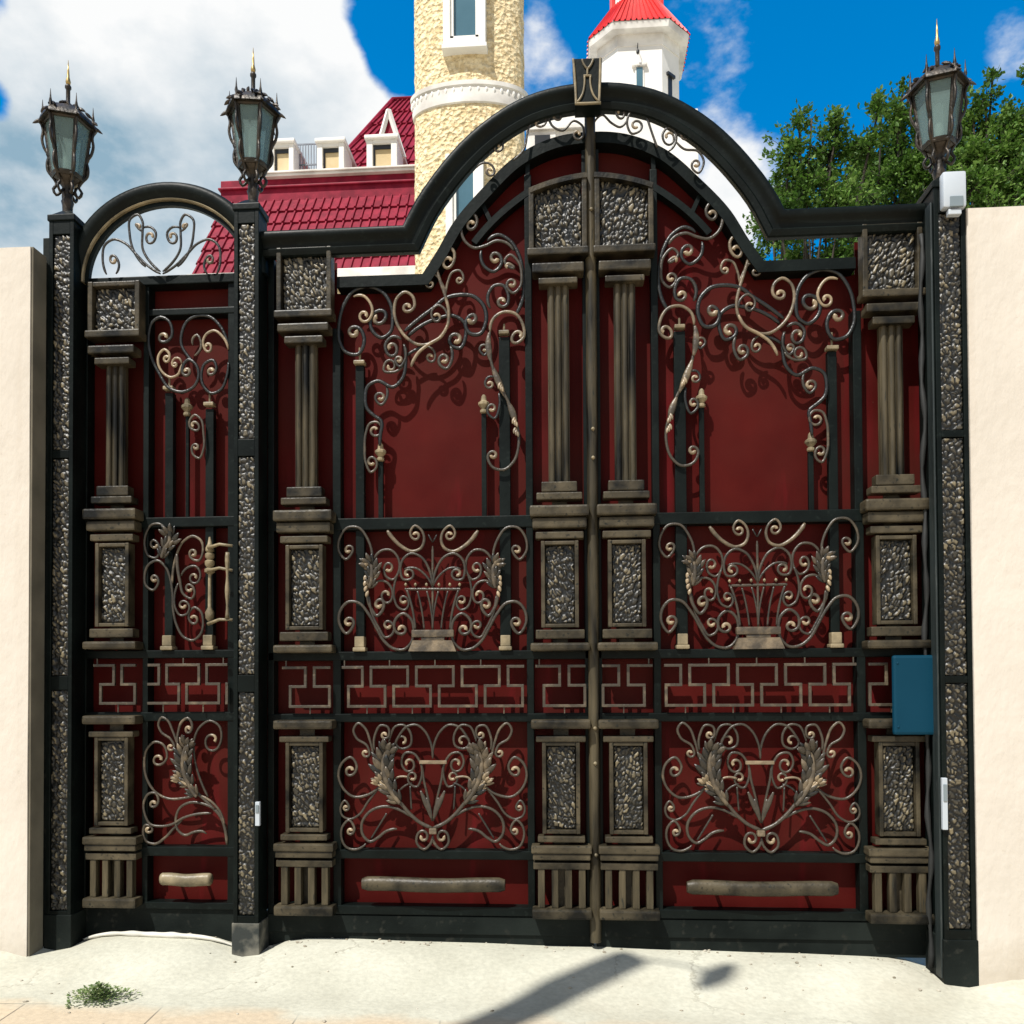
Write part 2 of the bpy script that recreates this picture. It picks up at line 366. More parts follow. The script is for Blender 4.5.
def scroll(parent, z, pts, a=None, b=None, w=1.35, dark=.55, tipa=1.0, tipb=1.0, flip=False, name='scroll', yo=0.0, ta=1.0, tb=1.0, taper=True, mat='scroll', mb=None, wa=None, wb=None):
    path = scroll_pts(z, pts, a, b, flip, ta, tb)
    y = YS+yo+random.uniform(-.006, .006)
    wp = []
    for p in path:
        qx, qy = z.px(p); wp.append(W(qx, qy, y))
    n = len(wp); r0 = w*.00524
    L_ = [0]
    for i in range(1, n): L_.append(L_[-1]+(wp[i]-wp[i-1]).length)
    T = max(L_[-1], 1e-6); rr = []; pp = []
    for i in range(n):
        da = L_[i]; db = T-L_[i]
        r = r0*(1+.07*noise.noise(wp[i]*23))
        if taper:
            if a is None: r *= min(1, .55+da/.05)
            if b is None: r *= min(1, .55+db/.05)
        if wa: r *= 1+(wa-1)*max(0, 1-da/(T*.6))
        if wb: r *= 1+(wb-1)*max(0, 1-db/(T*.6))
        if a is not None: r *= 1+.3*max(0, 1-da/.05)
        if b is not None: r *= 1+.3*max(0, 1-db/.05)
        rr.append(r)
        g = dark
        if a is not None: g = max(g, tipa*(1-da/.16))
        if b is not None: g = max(g, tipb*(1-db/.16))
        pp.append(min(1, max(0, g)))
    m = mb or MB(); m.tube(wp, rr, 8, pp, flat=.8)
    if mb is None: return m.build(name, mat, parent, smooth=True)

def leaf_shape(m, spine, width, y, lobes=5, k=.00524, pat=.52):
    """acanthus: a slim rib, pairs of flat fleshy lobes and a curled hood, spine in photo pixels root -> tip"""
    sp = catmull([Vector(p) for p in spine], 1.2)
    wp = [W(p.x, p.y, y) for p in sp]; n = len(wp)
    m.tube([p+Vector((0, -.008, 0)) for p in wp], [width*k*(.05+.13*math.sin(math.pi*(.15+.8*i/n))) for i in range(n)], 7, [min(1, pat+.15)]*n)
    for i in range(lobes):
        t = (i+.35)/(lobes+.2); j = min(n-2, int(t*n)); d = (wp[j+1]-wp[j]).normalized(); sd = Vector((-d.z, 0, d.x))
        ww = width*k*(1.25-.45*abs(t-.55)*2)
        for sg in (-1, 1):
            for q in (0, 1):
                dd = (d*(.95+.5*q)+sd*sg*(.75-.3*q)+Vector((0, -.3-.2*q, 0))).normalized()
                m.blob(wp[j]+sd*sg*ww*(.3-.1*q)+d*ww*(.25+.25*q)+Vector((0, -.004-.006*q, 0)), dd, ww*(1.1-.15*q), ww*.36, ww*.2, pat=min(1, max(.1, pat+random.uniform(-.3, .2))))
    d = (wp[-1]-wp[-4]).normalized(); sd = Vector((-d.z, 0, d.x))
    for q in (-1, 0, 1): m.blob(wp[-1]+sd*q*width*k*.3+Vector((0, -.016, 0)), (d+sd*q*.5+Vector((0, -.7, 0))).normalized(), width*k*.95, width*k*.42, width*k*.3, pat=min(1, pat+.1))

# ------------------------------------------------------------------ relief stone
def relief(m, x0, x1, z0, z1, y, cell=.03, amp=.016, seed=0, topf=None, res=.0062, slant=.5):
    """cast relief of pebbles: displaced grid, 'pat' = height"""
    if x0 > x1: x0, x1 = x1, x0
    if z0 > z1: z0, z1 = z1, z0
    nx = max(3, int((x1-x0)/res)); nz = max(3, int((z1-z0)/res)); vs = []; fs = []; pv = []
    for i in range(nx+1):
        x = x0+(x1-x0)*i/nx
        zt = topf(x) if topf else z1
        for j in range(nz+1):
            z = z0+(zt-z0)*j/nz
            q = Vector((x/cell+slant*.6*math.sin(z/cell*.35), seed*13.7, z/cell*.8+slant*x/cell))
            q += Vector((noise.noise(q*1.3+Vector((9, 0, 0))), 0, noise.noise(q*1.3)))*.35
            dd, _ = noise.voronoi(q, distance_metric='DISTANCE')
            h = min(1, max(0, (dd[1]-dd[0]-.02)/.26)); h = h*h*(3-2*h)
            cid = noise.noise(Vector((round(_[0].x*7), seed, round(_[0].z*7)))*.37)
            h *= .8+.4*cid
            e = min(i, nx-i, j, nz-j)
            hh = h*(0.3 if e == 0 else 1)+.12*noise.noise(q*3)
            vs.append((x, y-amp*max(0, hh), z)); pv.append(max(0, min(1, hh)))
    for i in range(nx):
        for j in range(nz):
            a = i*(nz+1)+j; fs.append((a, a+nz+1, a+nz+2, a+1))
    m.add(vs, fs, pv)

# ------------------------------------------------------------------ pilaster
YP = -.06
ZL = {k: W(307, k, YP).z for k in (248, 312, 319, 325, 333, 337, 344, 487, 497, 498, 505, 511, 522, 523, 533, 536, 543, 545, 630, 632, 641, 645, 653, 664, 715, 720, 729, 736, 742, 832, 834, 840, 843, 857, 860, 904, 905, 915)}
def pilaster(parent, xc, hw, box, cap_z, seed, hinge=True, dz=0.0, stile=None):
    """xc centre, hw half width of widest slab; box=(z0,z1) or arch function; cap_z = list of capital levels"""
    k = hw/.158
    z = {a: b+dz for a, b in ZL.items()}
    c0, c1, c2, c3 = cap_z
    m = MB()
    def slab(h, a, b, y=-.08, bev=.006, yb=.0): m.box(xc-h*k, xc+h*k, y, yb-.003, z[a] if a in z else a, z[b] if b in z else b, bev)
    # shaft backing + lower cases
    slab(.095, 497, 487, -.07); slab(.122, 505.0 if False else 505, 498, -.08)
    slab(.158, 522, 511, -.105, .012); slab(.145, 533, 523, -.088, .01)
    slab(.128, 543, 536, -.075); 
    slab(.130, 641, 632, -.075); slab(.158, 653, 645, -.1, .012)
    m.box(xc-.138*k, xc+.138*k, -.092, -.003, c1, c0, .008); m.box(xc-.104*k, xc+.104*k, -.08, -.003, c3, c2, .006)
    m.box(xc-.04*k, xc+.04*k, -.014, -.006, z[653]+.01, c0-.01)
    o = m.build('pilaster', 'bronze', parent); o0 = o; m = MB()
    slab(.158, 729, 720, -.1, .012); slab(.132, 742, 736, -.075)
    slab(.125, 840, 834, -.078); m.box(xc-.160*k, xc+.160*k, -.088, -.003, z[857]+.032, z[843], .008); 
    m.box(xc-.152*k, xc+.152*k, -.08, -.003, z[857]-.002, z[857]+.03, .006)
    slab(.158, 915, 905, -.09, .012)
    m.box(xc-.15*k, xc+.15*k, -.07, -.003, z[860]-.035, z[860], .004)
    m.box(xc-.04*k, xc+.04*k, -.014, -.006, z[915]+.01, z[720]-.01)
    ped = m.build('pedestal', 'bronze', parent)
    # panel cases (two), each with its stone inlay
    for a, b, s2 in ((545, 630, 1), (742, 832, 2)):
        f = MB(); za, zb = z[a], z[b]
        w = .1*k; t = .02
        f.box(xc-w, xc-w+t, -.07, -.0, zb, za, .004); f.box(xc+w-t, xc+w, -.07, -.0, zb, za, .004)
        f.box(xc-w+t, xc+w-t, -.068, -.0, za-t, za-.001, .004); f.box(xc-w+t, xc+w-t, -.068, -.0, zb+.001, zb+t, .004)
        f.box(xc-w+t-.002, xc+w-t+.002, -.03, -.0, zb+t-.002, za-t+.002)
        own = o if s2 == 1 else ped
        fo = f.build('panel_frame', 'bronze', own)
        r = MB(); relief(r, xc-w+t+.003, xc+w-t-.003, zb+t+.003, za-t-.003, -.038, cell=.022, amp=.012, seed=seed*3+s2, res=.0048)
        r.build('stone_inlay', 'stone', own, smooth=True)
    # fluted shaft
    sh = MB()
    zt, zb = c3+.002, z[487]+.002; w = .055*k
    sh.box(xc-w*1.04, xc+w*1.04, -.035, -.003, zb, zt)
    for q in (-1, 0, 1):
        cx = xc+q*w*.68; pr = []
        vs = []; fs = []; n = 8; r = w*.3
        for zz in (zb, zt):
            for i in range(n+1):
                an = math.pi*i/n; vs.append((cx-r*math.cos(an), -.034-r*math.sin(an)*1.1, zz))
        for i in range(n): fs.append((i, i+1, n+1+i+1, n+1+i))
        fs.append(tuple(range(n+1))); fs.append(tuple(range(n+1, 2*n+2))); sh.add(vs, fs)
    sh.build('shaft', 'bronze_shaft', o, smooth=R(50))
    # balusters
    for q in range(4):
        b = MB(); cx = xc+(-.108+.072*q)*k; za, zb = z[860]-.033, z[905]-.001
        b.box(cx-.018*k, cx+.018*k, -.065, -.02, zb+.0, za, .006)
        b.build('baluster', 'bronze_shaft', ped)
    return o

def meander(parent, x0, x1, zt, zm, zb, n, phase, railt, railb, y=-.02):
    """two-row brick-like key pattern of thin square bar between two rails"""
    m = MB(); t = .0145; d = .016; p = (x1-x0)/n; g = .13*p
    def hb(a, b, z):
        a = max(a, x0); b = min(b, x1)
        if b-a > .01: m.box(a, b, y-d, y, z-t/2, z+t/2, .002)
    def vb(x, a, b):
        if x0-.001 <= x <= x1+.001: m.box(x-t/2, x+t/2, y-d+.001, y-.001, min(a, b)-t/2+.002, max(a, b)+t/2-.002, .002)
    for i in range(-1, n+2):
        a = x0+(i+phase)*p; b = a+p-g
        hb(a, b, zt); vb(a+t/2, zt, zm); vb(b-t/2, zt, zm)
        c = a-p/2; e = c+p-g
        hb(c, e, zb); vb(c+t/2, zm, zb); vb(e-t/2, zm, zb)
        hb(max(a, c), e, zm); hb(a+p/2, b, zm)
        cx = (a+b)/2
        if x0 < cx < x1: m.box(cx-.003, cx+.003, y-.008, y-.002, zt+.002, railt)
        cx = (c+e)/2
        if x0 < cx < x1: m.box(cx-.003, cx+.003, y-.008, y-.002, railb, zb-.002)
    m.p = [.62]*len(m.v)
    return m.build('key_pattern', 'scroll', parent)

def ribbon(m, pts, w, y0, y1):
    m.sweep(pts, [(-w/2, y0), (w/2, y0), (w/2, y1), (-w/2, y1)])

def box_frame(parent, x0, x1, z0, z1, seed, arch=None):
    """top stone box; arch(x) optional top curve"""
    f = MB(); t = .026
    f.box(x0, x0+t, -.075, -.002, z0, z1 if not arch else arch(x0+t/2), .005); f.box(x1-t, x1, -.075, -.002, z0, z1 if not arch else arch(x1-t/2), .005)
    if arch:
        ps = [(x0+(x1-x0)*i/10, arch(x0+(x1-x0)*i/10)) for i in range(11)]
        f.sweep(ps, [(-t, -.08), (0, -.08), (0, -.002), (-t, -.002)])
    else: f.box(x0+t, x1-t, -.073, -.002, z1-t, z1-.001, .005)
    f.box(x0-.008, x1+.008, -.092, -.0, z0-.036, z0+.002, .007)
    f.box(x0+t-.002, x1-t+.002, -.03, -.004, z0, (z1 if not arch else min(arch(x0+t), arch(x1-t)))-t)
    o = f.build('stone_box', 'bronze', parent)
    r = MB(); relief(r, x0+t+.002, x1-t-.002, z0+.006, z1-t-.002, -.036, cell=.025, amp=.015, res=.005, seed=seed, topf=(lambda x: arch(x)-t-.001) if arch else None)
    r.build('stone_inlay', 'stone', o, smooth=True)
    return o
def bar(parent, x, w, z0, z1, y0=.0, y1=.03, name='upright_bar', mat='iron'):
    m = MB(); m.box(x-w/2, x+w/2, y0, y1, z0, z1, .003); return m.build(name, mat, parent)
def cap(parent, x, z, w=.06, pin=.06, bell=False, y=.012, up=True):
    m = MB()
    if bell:
        m.lathe((x, y, z), [(.013, -.045), (.02, -.04), (.02, -.028), (.012, -.022), (.03, 0), (.03, .012), (.016, .022), (.013, .045), (.006, .055)], 10, 1.0)
    else:
        m.box(x-w/2, x+w/2, y-w*.4, y+w*.4, z-.008, z+.012, .005); m.p = [1.0]*len(m.v)
        m.tube([(x, y, z+.01), (x, y, z+.01+pin)], .006, 8, [.9, .6])
    return m.build('bar_cap', 'bronze_bright', parent)
def socket(parent, x, z, y=.012):
    m = MB(); m.box(x-.034, x+.034, y-.034, y+.034, z+.0, z+.022, .006); m.box(x-.026, x+.026, y-.026, y+.026, z+.022, z+.08, .005)
    return m.build('bar_socket', 'bronze_bright', parent)
def grip(parent, x0, x1, z, r, pins):
    m = MB(); n = 26; P_ = []; rr = []
    for i in range(n+1):
        t = i/n; P_.append((x0+(x1-x0)*t, -.045+.004*math.sin(t*9), z+.0025*math.sin(t*7+1))); rr.append(r*(1+.035*noise.noise(Vector((t*7, x0, 0))))*(1 if 0 < i < n else .75))
    m.tube(P_, rr, 12, [.5]*(n+1), flat=.8)
    o = m.build('cross_bar', 'bronze_bright' if x1-x0 < .4 else 'bronze', parent, smooth=R(60))
    for x in pins:
        p = MB(); p.box(x-.007, x+.007, -.04, .07, z-.008, z+.008); p.build('bar_pin', 'iron', o)
    return o

# ------------------------------------------------------------------ main gate leaf
ZR = {k: W(430, k, 0).z for k in (517, 529, 651, 660, 667, 686, 706, 713.5, 722, 850, 859, 906, 915, 945, 285)}
LEAF_TOP = [(338, 284), (426, 281), (442, 256), (458, 228), (485, 196), (522, 161), (556, 145), (592, 140)]
def make_leaf(mir):
    global MIR
    MIR = mir; random.seed(11 if not mir else 23)
    lx = (XC-.02) if not mir else (XC+.02)
    if mir:
        root = thing('gate_leaf', (0, 0, 0), 'right leaf of the double gate with the tall central pole and the blue plate', 'gate leaf', 'leaves of the double driveway gate')
    else:
        root = thing('gate_leaf', (0, 0, 0), 'left leaf of the double gate, red sheet behind scrollwork, hung on the middle post', 'gate leaf', 'leaves of the double driveway gate')
    base = Vector((xp(430) if not mir else 2*XC-xp(430), 0, .06)); root.location = base; ROOT[root.name] = base
    XL, XR = W(258.5, 600, -.13).x+.003, XC-.004
    xs1, xs2 = xp(333), xp(341); xs3, xs4 = xp(526.5), xp(533.5)
    ztop = lambda px, py: W(px, py, 0)
    # sheet: vertical strips under the top border
    xh = W(304.5, 600, YP).x
    top = [Vector(XZ(*LEAF_TOP[0]))]+catmull([Vector(XZ(a, b)) for a, b in LEAF_TOP[1:]], .03)
    sheet = MB(); zb = ZR[915]
    cols = [(XL-.05, ZL[248]-.02), (xh+.14, ZL[248]-.02), (xh+.1405, top[0].y-.02)]+[(p.x, p.y-.02) for p in top if p.x > xs2+.005 and p.x < XC-.006]+[(XC-.004, top[-1].y-.02)]
    for (a, za), (b, zb2) in zip(cols[:-1], cols[1:]):
        sheet.add([(a, .07, zb), (b, .07, zb), (b, .07, zb2), (a, .07, za), (a, .078, zb), (b, .078, zb), (b, .078, zb2), (a, .078, za)], [(0, 1, 2, 3), (7, 6, 5, 4), (3, 2, 6, 7), (0, 4, 5, 1)])
    sheet.build('sheet_panel', 'red', root)
    # border, stiles, rails
    b = MB(); ribbon(b, [(p.x, p.y) for p in top if p.x < XC-.004], .058, -.022, .068); b.build('top_border', 'iron', root)
    for x0, x1, z1 in ((xs1, xs2, ZL[319]-.03), (xs3, xs4, W(530, 175).z)):
        m = MB(); m.box(x0, x1, -.004, .066, ZR[915]+.002, z1, .004); m.build('stile', 'iron', root)
    m = MB(); m.box(XL, XL+.035, -.006, .066, ZR[915]+.001, ZL[248]-.02, .004); m.build('stile', 'iron', root)
    m = MB(); m.box(XC-.045, XC-.008, -.006, .066, ZR[915]+.001, W(588, 150).z, .004); m.build('stile', 'iron', root)
    for a, c, yo in ((517, 529, -.008), (651, 660, -.006), (713.5, 722, -.009), (850, 859, -.009), (906, 915, -.007)):
        m = MB(); m.box(XL+.002, XC-.01, yo, .064, ZR[c], ZR[a], .005); m.build('rail', 'iron', root)
    k = MB(); k.box(XL-.05, XC-.006, .012, .06, ZR[945]-.03, ZR[915]-.002, .004); k.box(XL+.002, XC-.007, .0, .012, ZR[915]-.1, ZR[915]-.006, .003); k.build('kick_plate', 'iron_dusty', root)
    # inner arc and radial bars
    arc = catmull([Vector(XZ(*p)) for p in ((474, 243), (492, 222), (511, 205), (530, 191))], .03)
    m = MB(); ribbon(m, [(p.x, p.y) for p in arc], .034, -.006, .05); m.build('arc_rail', 'iron', root)
    for p, q in (((527.5, 158), (527.5, 190)), ((482, 203), (492, 224))):
        m = MB(); ribbon(m, [XZ(*p), XZ(*q)], .022, .0, .05); m.build('radial_bar', 'iron', root)
    # pilasters
    xh = W(304.5, 600, YP).x; xm = W(560, 600, YP).x
    s0 = 40 if mir else 10
    capz = [ZL[325], ZL[333], ZL[337], ZL[344]]
    pilaster(root, xh, .158, None, capz, s0+1)
    zm = [W(557, q, YP).z for q in (265, 274.5, 279, 285)]
    pilaster(root, xm, .153, None, zm, s0+2)
    box_frame(root, xh-.148, xh+.148, ZL[312], ZL[248], s0+5)
    ax0, ax1 = xm-.15, XC-.02
    za0, za1 = W(531, 190, YP).z, W(585, 174, YP).z
    af = lambda x: za1-(za1-za0)*((ax1+.06-x)/(ax1+.06-ax0))**2
    box_frame(root, ax0, ax1, W(557, 250, YP).z, za1, s0+6, af)
    # key-pattern cells
    zt, zmm, zbb = ZR[667], ZR[686], ZR[706]
    meander(root, xs2+.012, xs3-.012, zt, zmm, zbb, 4, .62, ZR[660], ZR[713.5])
    meander(root, xh-.13, xh+.13, zt, zmm, zbb, 1, -.36, ZR[660], ZR[713.5])
    meander(root, xm-.13, xm+.13, zt, zmm, zbb, 1, -.36, ZR[660], ZR[713.5])
    # upright bars with caps
    b1, b2 = xp(360, .01, 500), xp(505, .01, 500)
    bar(root, b1, .046, ZR[651], W(360, 366, .01).z, .008, .045); cap(root, b1, W(360, 363.5, .01).z, .06, .075); socket(root, b1, ZR[651])
    bar(root, b2, .058, ZR[651], W(505, 337, .01).z, .008, .05); cap(root, b2, W(503, 333.5, .01).z, .055, .04); socket(root, b2, ZR[651])
    b3, b4 = xp(380.5, .01, 460), xp(484, .01, 460)
    bar(root, b3, .026, ZR[517], W(380, 458, .01).z, .01, .035); cap(root, b3, W(380, 453, .01).z, bell=True)
    bar(root, b4, .026, ZR[517], W(484, 412, .01).z, .01, .035); cap(root, b4, W(484, 405, .01).z, bell=True)
    # grip bar in the bottom cell
    zc = (W(432, 885, -.05).z); grip(root, W(362, 885, -.05).x, W(505, 885, -.05).x, zc, .038, [xp(391), xp(477)])
    if mir:
        m = MB(); pz = [.1+(4.44-.1)*i/60 for i in range(61)]
        m.tube([(XC, -.022, q) for q in pz], [.029*(1+.03*math.sin(q*7)) for q in pz], 12); m.build('centre_pole', 'bronze_shaft', root, smooth=R(60))
        for q in (.55, 1.02, 1.2, 2.75, 2.6, 3.9):
            r = MB(); r.blob((XC-.004, -.052, q), (0, 0, 1), .022, .022, .02); r.build('pole_rivet', 'bronze_bright', root, smooth=True)
    vine(root); basket(root); lower_ornament(root)
    MIR = False
    return root

def vine(root):
    z = Z(335, 190, 200/1024)
    b0 = MB()
    # main climbing stem is the ornament itself; every other scroll is a piece of it
    scroll(root, z, [(405, 600), (397, 545), (360, 522), (320, 550), (303, 615), (320, 690), (365, 755), (430, 792), (490, 785), (545, 745), (577, 690), (583, 630), (568, 555), (540, 470), (520, 390), (533, 315), (575, 285), (612, 325)], a=(372, 602), b=(583, 368), w=1.6, dark=.75, mb=b0)
    o = b0.build('vine_ornament', 'scroll', root, smooth=True)
    S = lambda *a, **k: scroll(o, z, *a, **k)
    S([(568, 540), (548, 480), (512, 435), (475, 440), (463, 478)], b=(487, 482), w=1.2, dark=.7)
    S([(568, 530), (578, 470), (603, 420), (638, 412), (658, 450)], b=(638, 462), w=1.25, dark=.7)
    S([(135, 718), (150, 765), (115, 842), (60, 833), (23, 775), (20, 690), (45, 590), (100, 515), (170, 495), (240, 520), (285, 585), (296, 660), (282, 730), (240, 757), (198, 730), (180, 685), (195, 635), (228, 617)], a=(98, 728), b=(220, 660), w=2.0, dark=.12, yo=.012)
    S([(95, 547), (140, 540), (178, 575), (192, 620), (170, 668)], b=(150, 642), w=1.5, dark=.9)
    S([(575, 655), (562, 610), (530, 590), (495, 622)], b=(518, 650), w=1.3, dark=.5)
    S([(575, 690), (545, 748), (480, 790), (430, 830), (390, 905)], w=1.7, dark=.9, yo=-.02)
    S([(470, 800), (505, 822), (512, 865)], b=(488, 855), w=1.3, dark=.55)
    S([(355, 725), (430, 660), (510, 600), (560, 558), (640, 537), (710, 545), (762, 595), (772, 680), (740, 738), (692, 735), (668, 690)], b=(697, 662), w=2.1, dark=.12, yo=.01)
    S([(375, 748), (450, 690), (535, 655), (610, 645), (662, 680), (668, 755), (640, 810), (600, 800)], b=(620, 765), w=2.0, dark=.14, yo=.014)
    S([(590, 800), (598, 870), (570, 915), (537, 895)], b=(558, 868), w=1.7, dark=.45)
    S([(340, 765), (300, 750), (258, 790), (272, 842)], b=(290, 808), w=1.7, dark=.35)
    S([(350, 790), (358, 870), (330, 905), (310, 880)], b=(328, 870), w=1.4, dark=.4)
    S([(355, 890), (310, 930), (250, 925), (262, 880)], b=(284, 905), w=1.4, dark=.6)
    S([(365, 850), (420, 815), (470, 798)], w=1.6, dark=.15, yo=.01)
    S([(355, 790), (362, 880), (345, 965), (300, 1008), (215, 978), (168, 1005), (155, 1060), (165, 1120), (200, 1155), (235, 1180), (232, 1260), (228, 1310)], w=1.9, dark=.12, yo=.006)
    S([(262, 1005), (264, 1065), (236, 1100), (208, 1072)], b=(234, 1062), w=1.5, dark=.4)
    S([(238, 1212), (215, 1188), (180, 1195), (158, 1245), (152, 1320), (158, 1395), (185, 1445), (212, 1420)], a=(205, 1232), b=(190, 1392), w=1.35, dark=.6)
    # upper right of the leaf
    S([(727, 150), (690, 110), (655, 135), (645, 200), (665, 262), (715, 297), (770, 285), (830, 260), (880, 272), (915, 310)], a=(700, 178), w=1.6, dark=.5)
    S([(780, 262), (835, 230), (895, 260), (940, 330), (964, 445), (960, 560), (925, 640)], w=2.0, dark=.12, yo=.014)
    S([(750, 310), (762, 388), (812, 418), (853, 375)], b=(822, 350), w=1.8, dark=.2)
    S([(905, 400), (868, 365), (895, 332), (940, 370), (956, 440), (947, 498), (912, 528), (880, 495)], a=(886, 390), b=(905, 480), w=1.5, dark=.5)
    S([(795, 605), (783, 540), (815, 490), (860, 488), (887, 535), (885, 580)], b=(855, 572), w=1.8, dark=.3)
    S([(795, 725), (810, 660), (860, 625), (920, 632), (962, 690), (965, 755), (935, 782)], b=(940, 745), w=1.6, dark=.75)
    # hanging twisted strand with flat thick stretches
    S([(795, 720), (788, 800), (800, 880), (825, 960), (850, 1015), (885, 1080), (915, 1160), (938, 1235), (940, 1310), (915, 1390), (865, 1432), (808, 1420), (782, 1365)], b=(808, 1358), w=1.5, dark=.55)
    m = MB()
    for sp in ([(790, 730), (785, 800), (800, 880)], [(805, 900), (828, 960), (850, 1010), (872, 1060)], [(885, 1085), (912, 1150), (925, 1200)]):
        pts = catmull([Vector(p) for p in sp], 8); n = len(pts)
        m.tube([W(*z.px(p), YS-.004) for p in pts], [.006+.012*math.sin(math.pi*i/(n-1)) for i in range(n)], 8, [.7]*n, flat=.5)
    for c in ((850, 1005), (922, 1185), (928, 1235)):
        for q in range(3): m.blob(W(*z.px((c[0]+q*7-8, c[1]+q*9-6)), YS-.014), (.3*(q-1), -.3, -1), .045, .018, .014, pat=.9)
    m.build('strand_leaf', 'scroll', o, smooth=True)
    S([(790, 775), (760, 845), (745, 830)], b=(766, 812), w=1.3, dark=.2)
    S([(820, 960), (785, 958), (768, 990)], b=(792, 995), w=1.3, dark=.15)
    S([(838, 1040), (842, 1110), (815, 1170), (782, 1140)], b=(802, 1118), w=1.4, dark=.2)

def basket(root):
    z = Z(335, 510, 200/1024, 500)
    b = MB()
    def zbox(x0, x1, y0, y1, d=.03, ya=None):
        a = W(*z.px((x0, y1)), -.03); c = W(*z.px((x1, y0)), -.03); b.box(a.x, c.x, -.03-(ya or 0), -.03+d, a.z, c.z, .005)
    zbox(392, 608, 612, 652, .03, .006); 
    q = [W(*z.px(p), -.03) for p in ((378, 724), (622, 724), (600, 668), (400, 668))]
    b.hexa([(q[0].x, -.05, q[0].z), (q[1].x, -.05, q[1].z), (q[1].x, .02, q[1].z), (q[0].x, .02, q[0].z)], [(q[3].x, -.045, q[3].z), (q[2].x, -.045, q[2].z), (q[2].x, .01, q[2].z), (q[3].x, .01, q[3].z)])
    zbox(440, 560, 650, 670, .02)
    b.p = [.7]*len(b.v)
    scroll(root, z, [(358, 405), (500, 405), (642, 405)], w=1.3, dark=.6, mb=b, taper=False)
    scroll(root, z, [(500, 625), (500, 400), (500, 290), (500, 185)], w=1.2, dark=.6, mb=b)
    o = b.build('basket_ornament', 'scroll', root, smooth=R(50))
    for fl in (False, True):
        S = lambda *a, **k: scroll(o, z, *a, flip=fl, **k)
        S([(92, 205), (55, 253), (20, 210), (25, 140), (65, 90), (120, 90), (165, 145), (190, 245)], a=(68, 205), w=1.35, dark=.55)
        S([(97, 580), (58, 633), (22, 580), (30, 510), (70, 470), (120, 475), (170, 530), (215, 610), (250, 670), (300, 710), (350, 715), (390, 680), (403, 620), (390, 560), (350, 530), (310, 560), (306, 615)], a=(70, 575), b=(340, 612), w=1.6, dark=.5)
        S([(268, 105), (300, 150), (345, 190), (395, 212), (440, 195), (457, 150), (440, 100), (410, 80), (385, 115)], b=(412, 130), w=1.3, dark=.7, wa=1.7)
        S([(200, 255), (238, 208), (285, 205), (325, 250), (328, 310), (295, 357), (258, 335)], b=(272, 298), w=1.35, dark=.55)
        S([(497, 390), (480, 300), (440, 240), (390, 222), (350, 250), (335, 310), (350, 355), (385, 355)], b=(375, 325), w=1.35, dark=.5)
        S([(497, 390), (460, 330), (410, 297), (355, 303)], w=1.2, dark=.45)
        S([(170, 345), (165, 420), (185, 505), (215, 542), (243, 515), (250, 475)], b=(225, 485), w=1.7, dark=.55)
        S([(190, 390), (225, 362), (265, 370), (295, 420), (288, 462)], b=(263, 435), w=1.3, dark=.55)
        S([(325, 320), (305, 380), (303, 450), (325, 500), (358, 512), (378, 480)], b=(353, 462), w=1.25, dark=.45)
        S([(175, 440), (190, 530), (225, 605), (260, 653), (290, 640), (303, 600)], b=(273, 590), w=1.35, dark=.5)
        S([(368, 410), (395, 500), (410, 610)], w=1.3, dark=.5, taper=False, name='basket_rib')
        S([(422, 415), (442, 500), (456, 610)], w=1.0, dark=.45, taper=False, name='basket_rib')
        S([(470, 415), (493, 520), (501, 610)], w=1.0, dark=.45, taper=False, name='basket_rib')
        S([(500, 165), (490, 148), (478, 125)], w=.9, dark=.3)
        m = MB()
        f = (lambda x: 1000-x) if fl else (lambda x: x)
        for x in (362, 412, 468): m.blob(W(*z.px((f(x), 382)), -.02), (0, 0, 1), .02, .016, .016, pat=1)
        m.build('bead', 'bronze_bright', o, smooth=True)
        l = MB(); leaf_shape(l, [z.px((f(a), c)) for a, c in ((178, 400), (190, 330), (185, 285), (165, 268))], 13, -.02, 4)
        for q in range(4): l.blob(W(*z.px((f(155-3*q+2*q*q), 345+28*q)), -.025), (-.3 if not fl else .3, -.3, -1), .04, .02, .016, pat=.95)
        l.blob(W(*z.px((f(160), 275)), -.03), (-1 if not fl else 1, -.3, -.5), .06, .035, .03, pat=.9)
        l.build('acanthus_leaf', 'scroll', o, smooth=True)

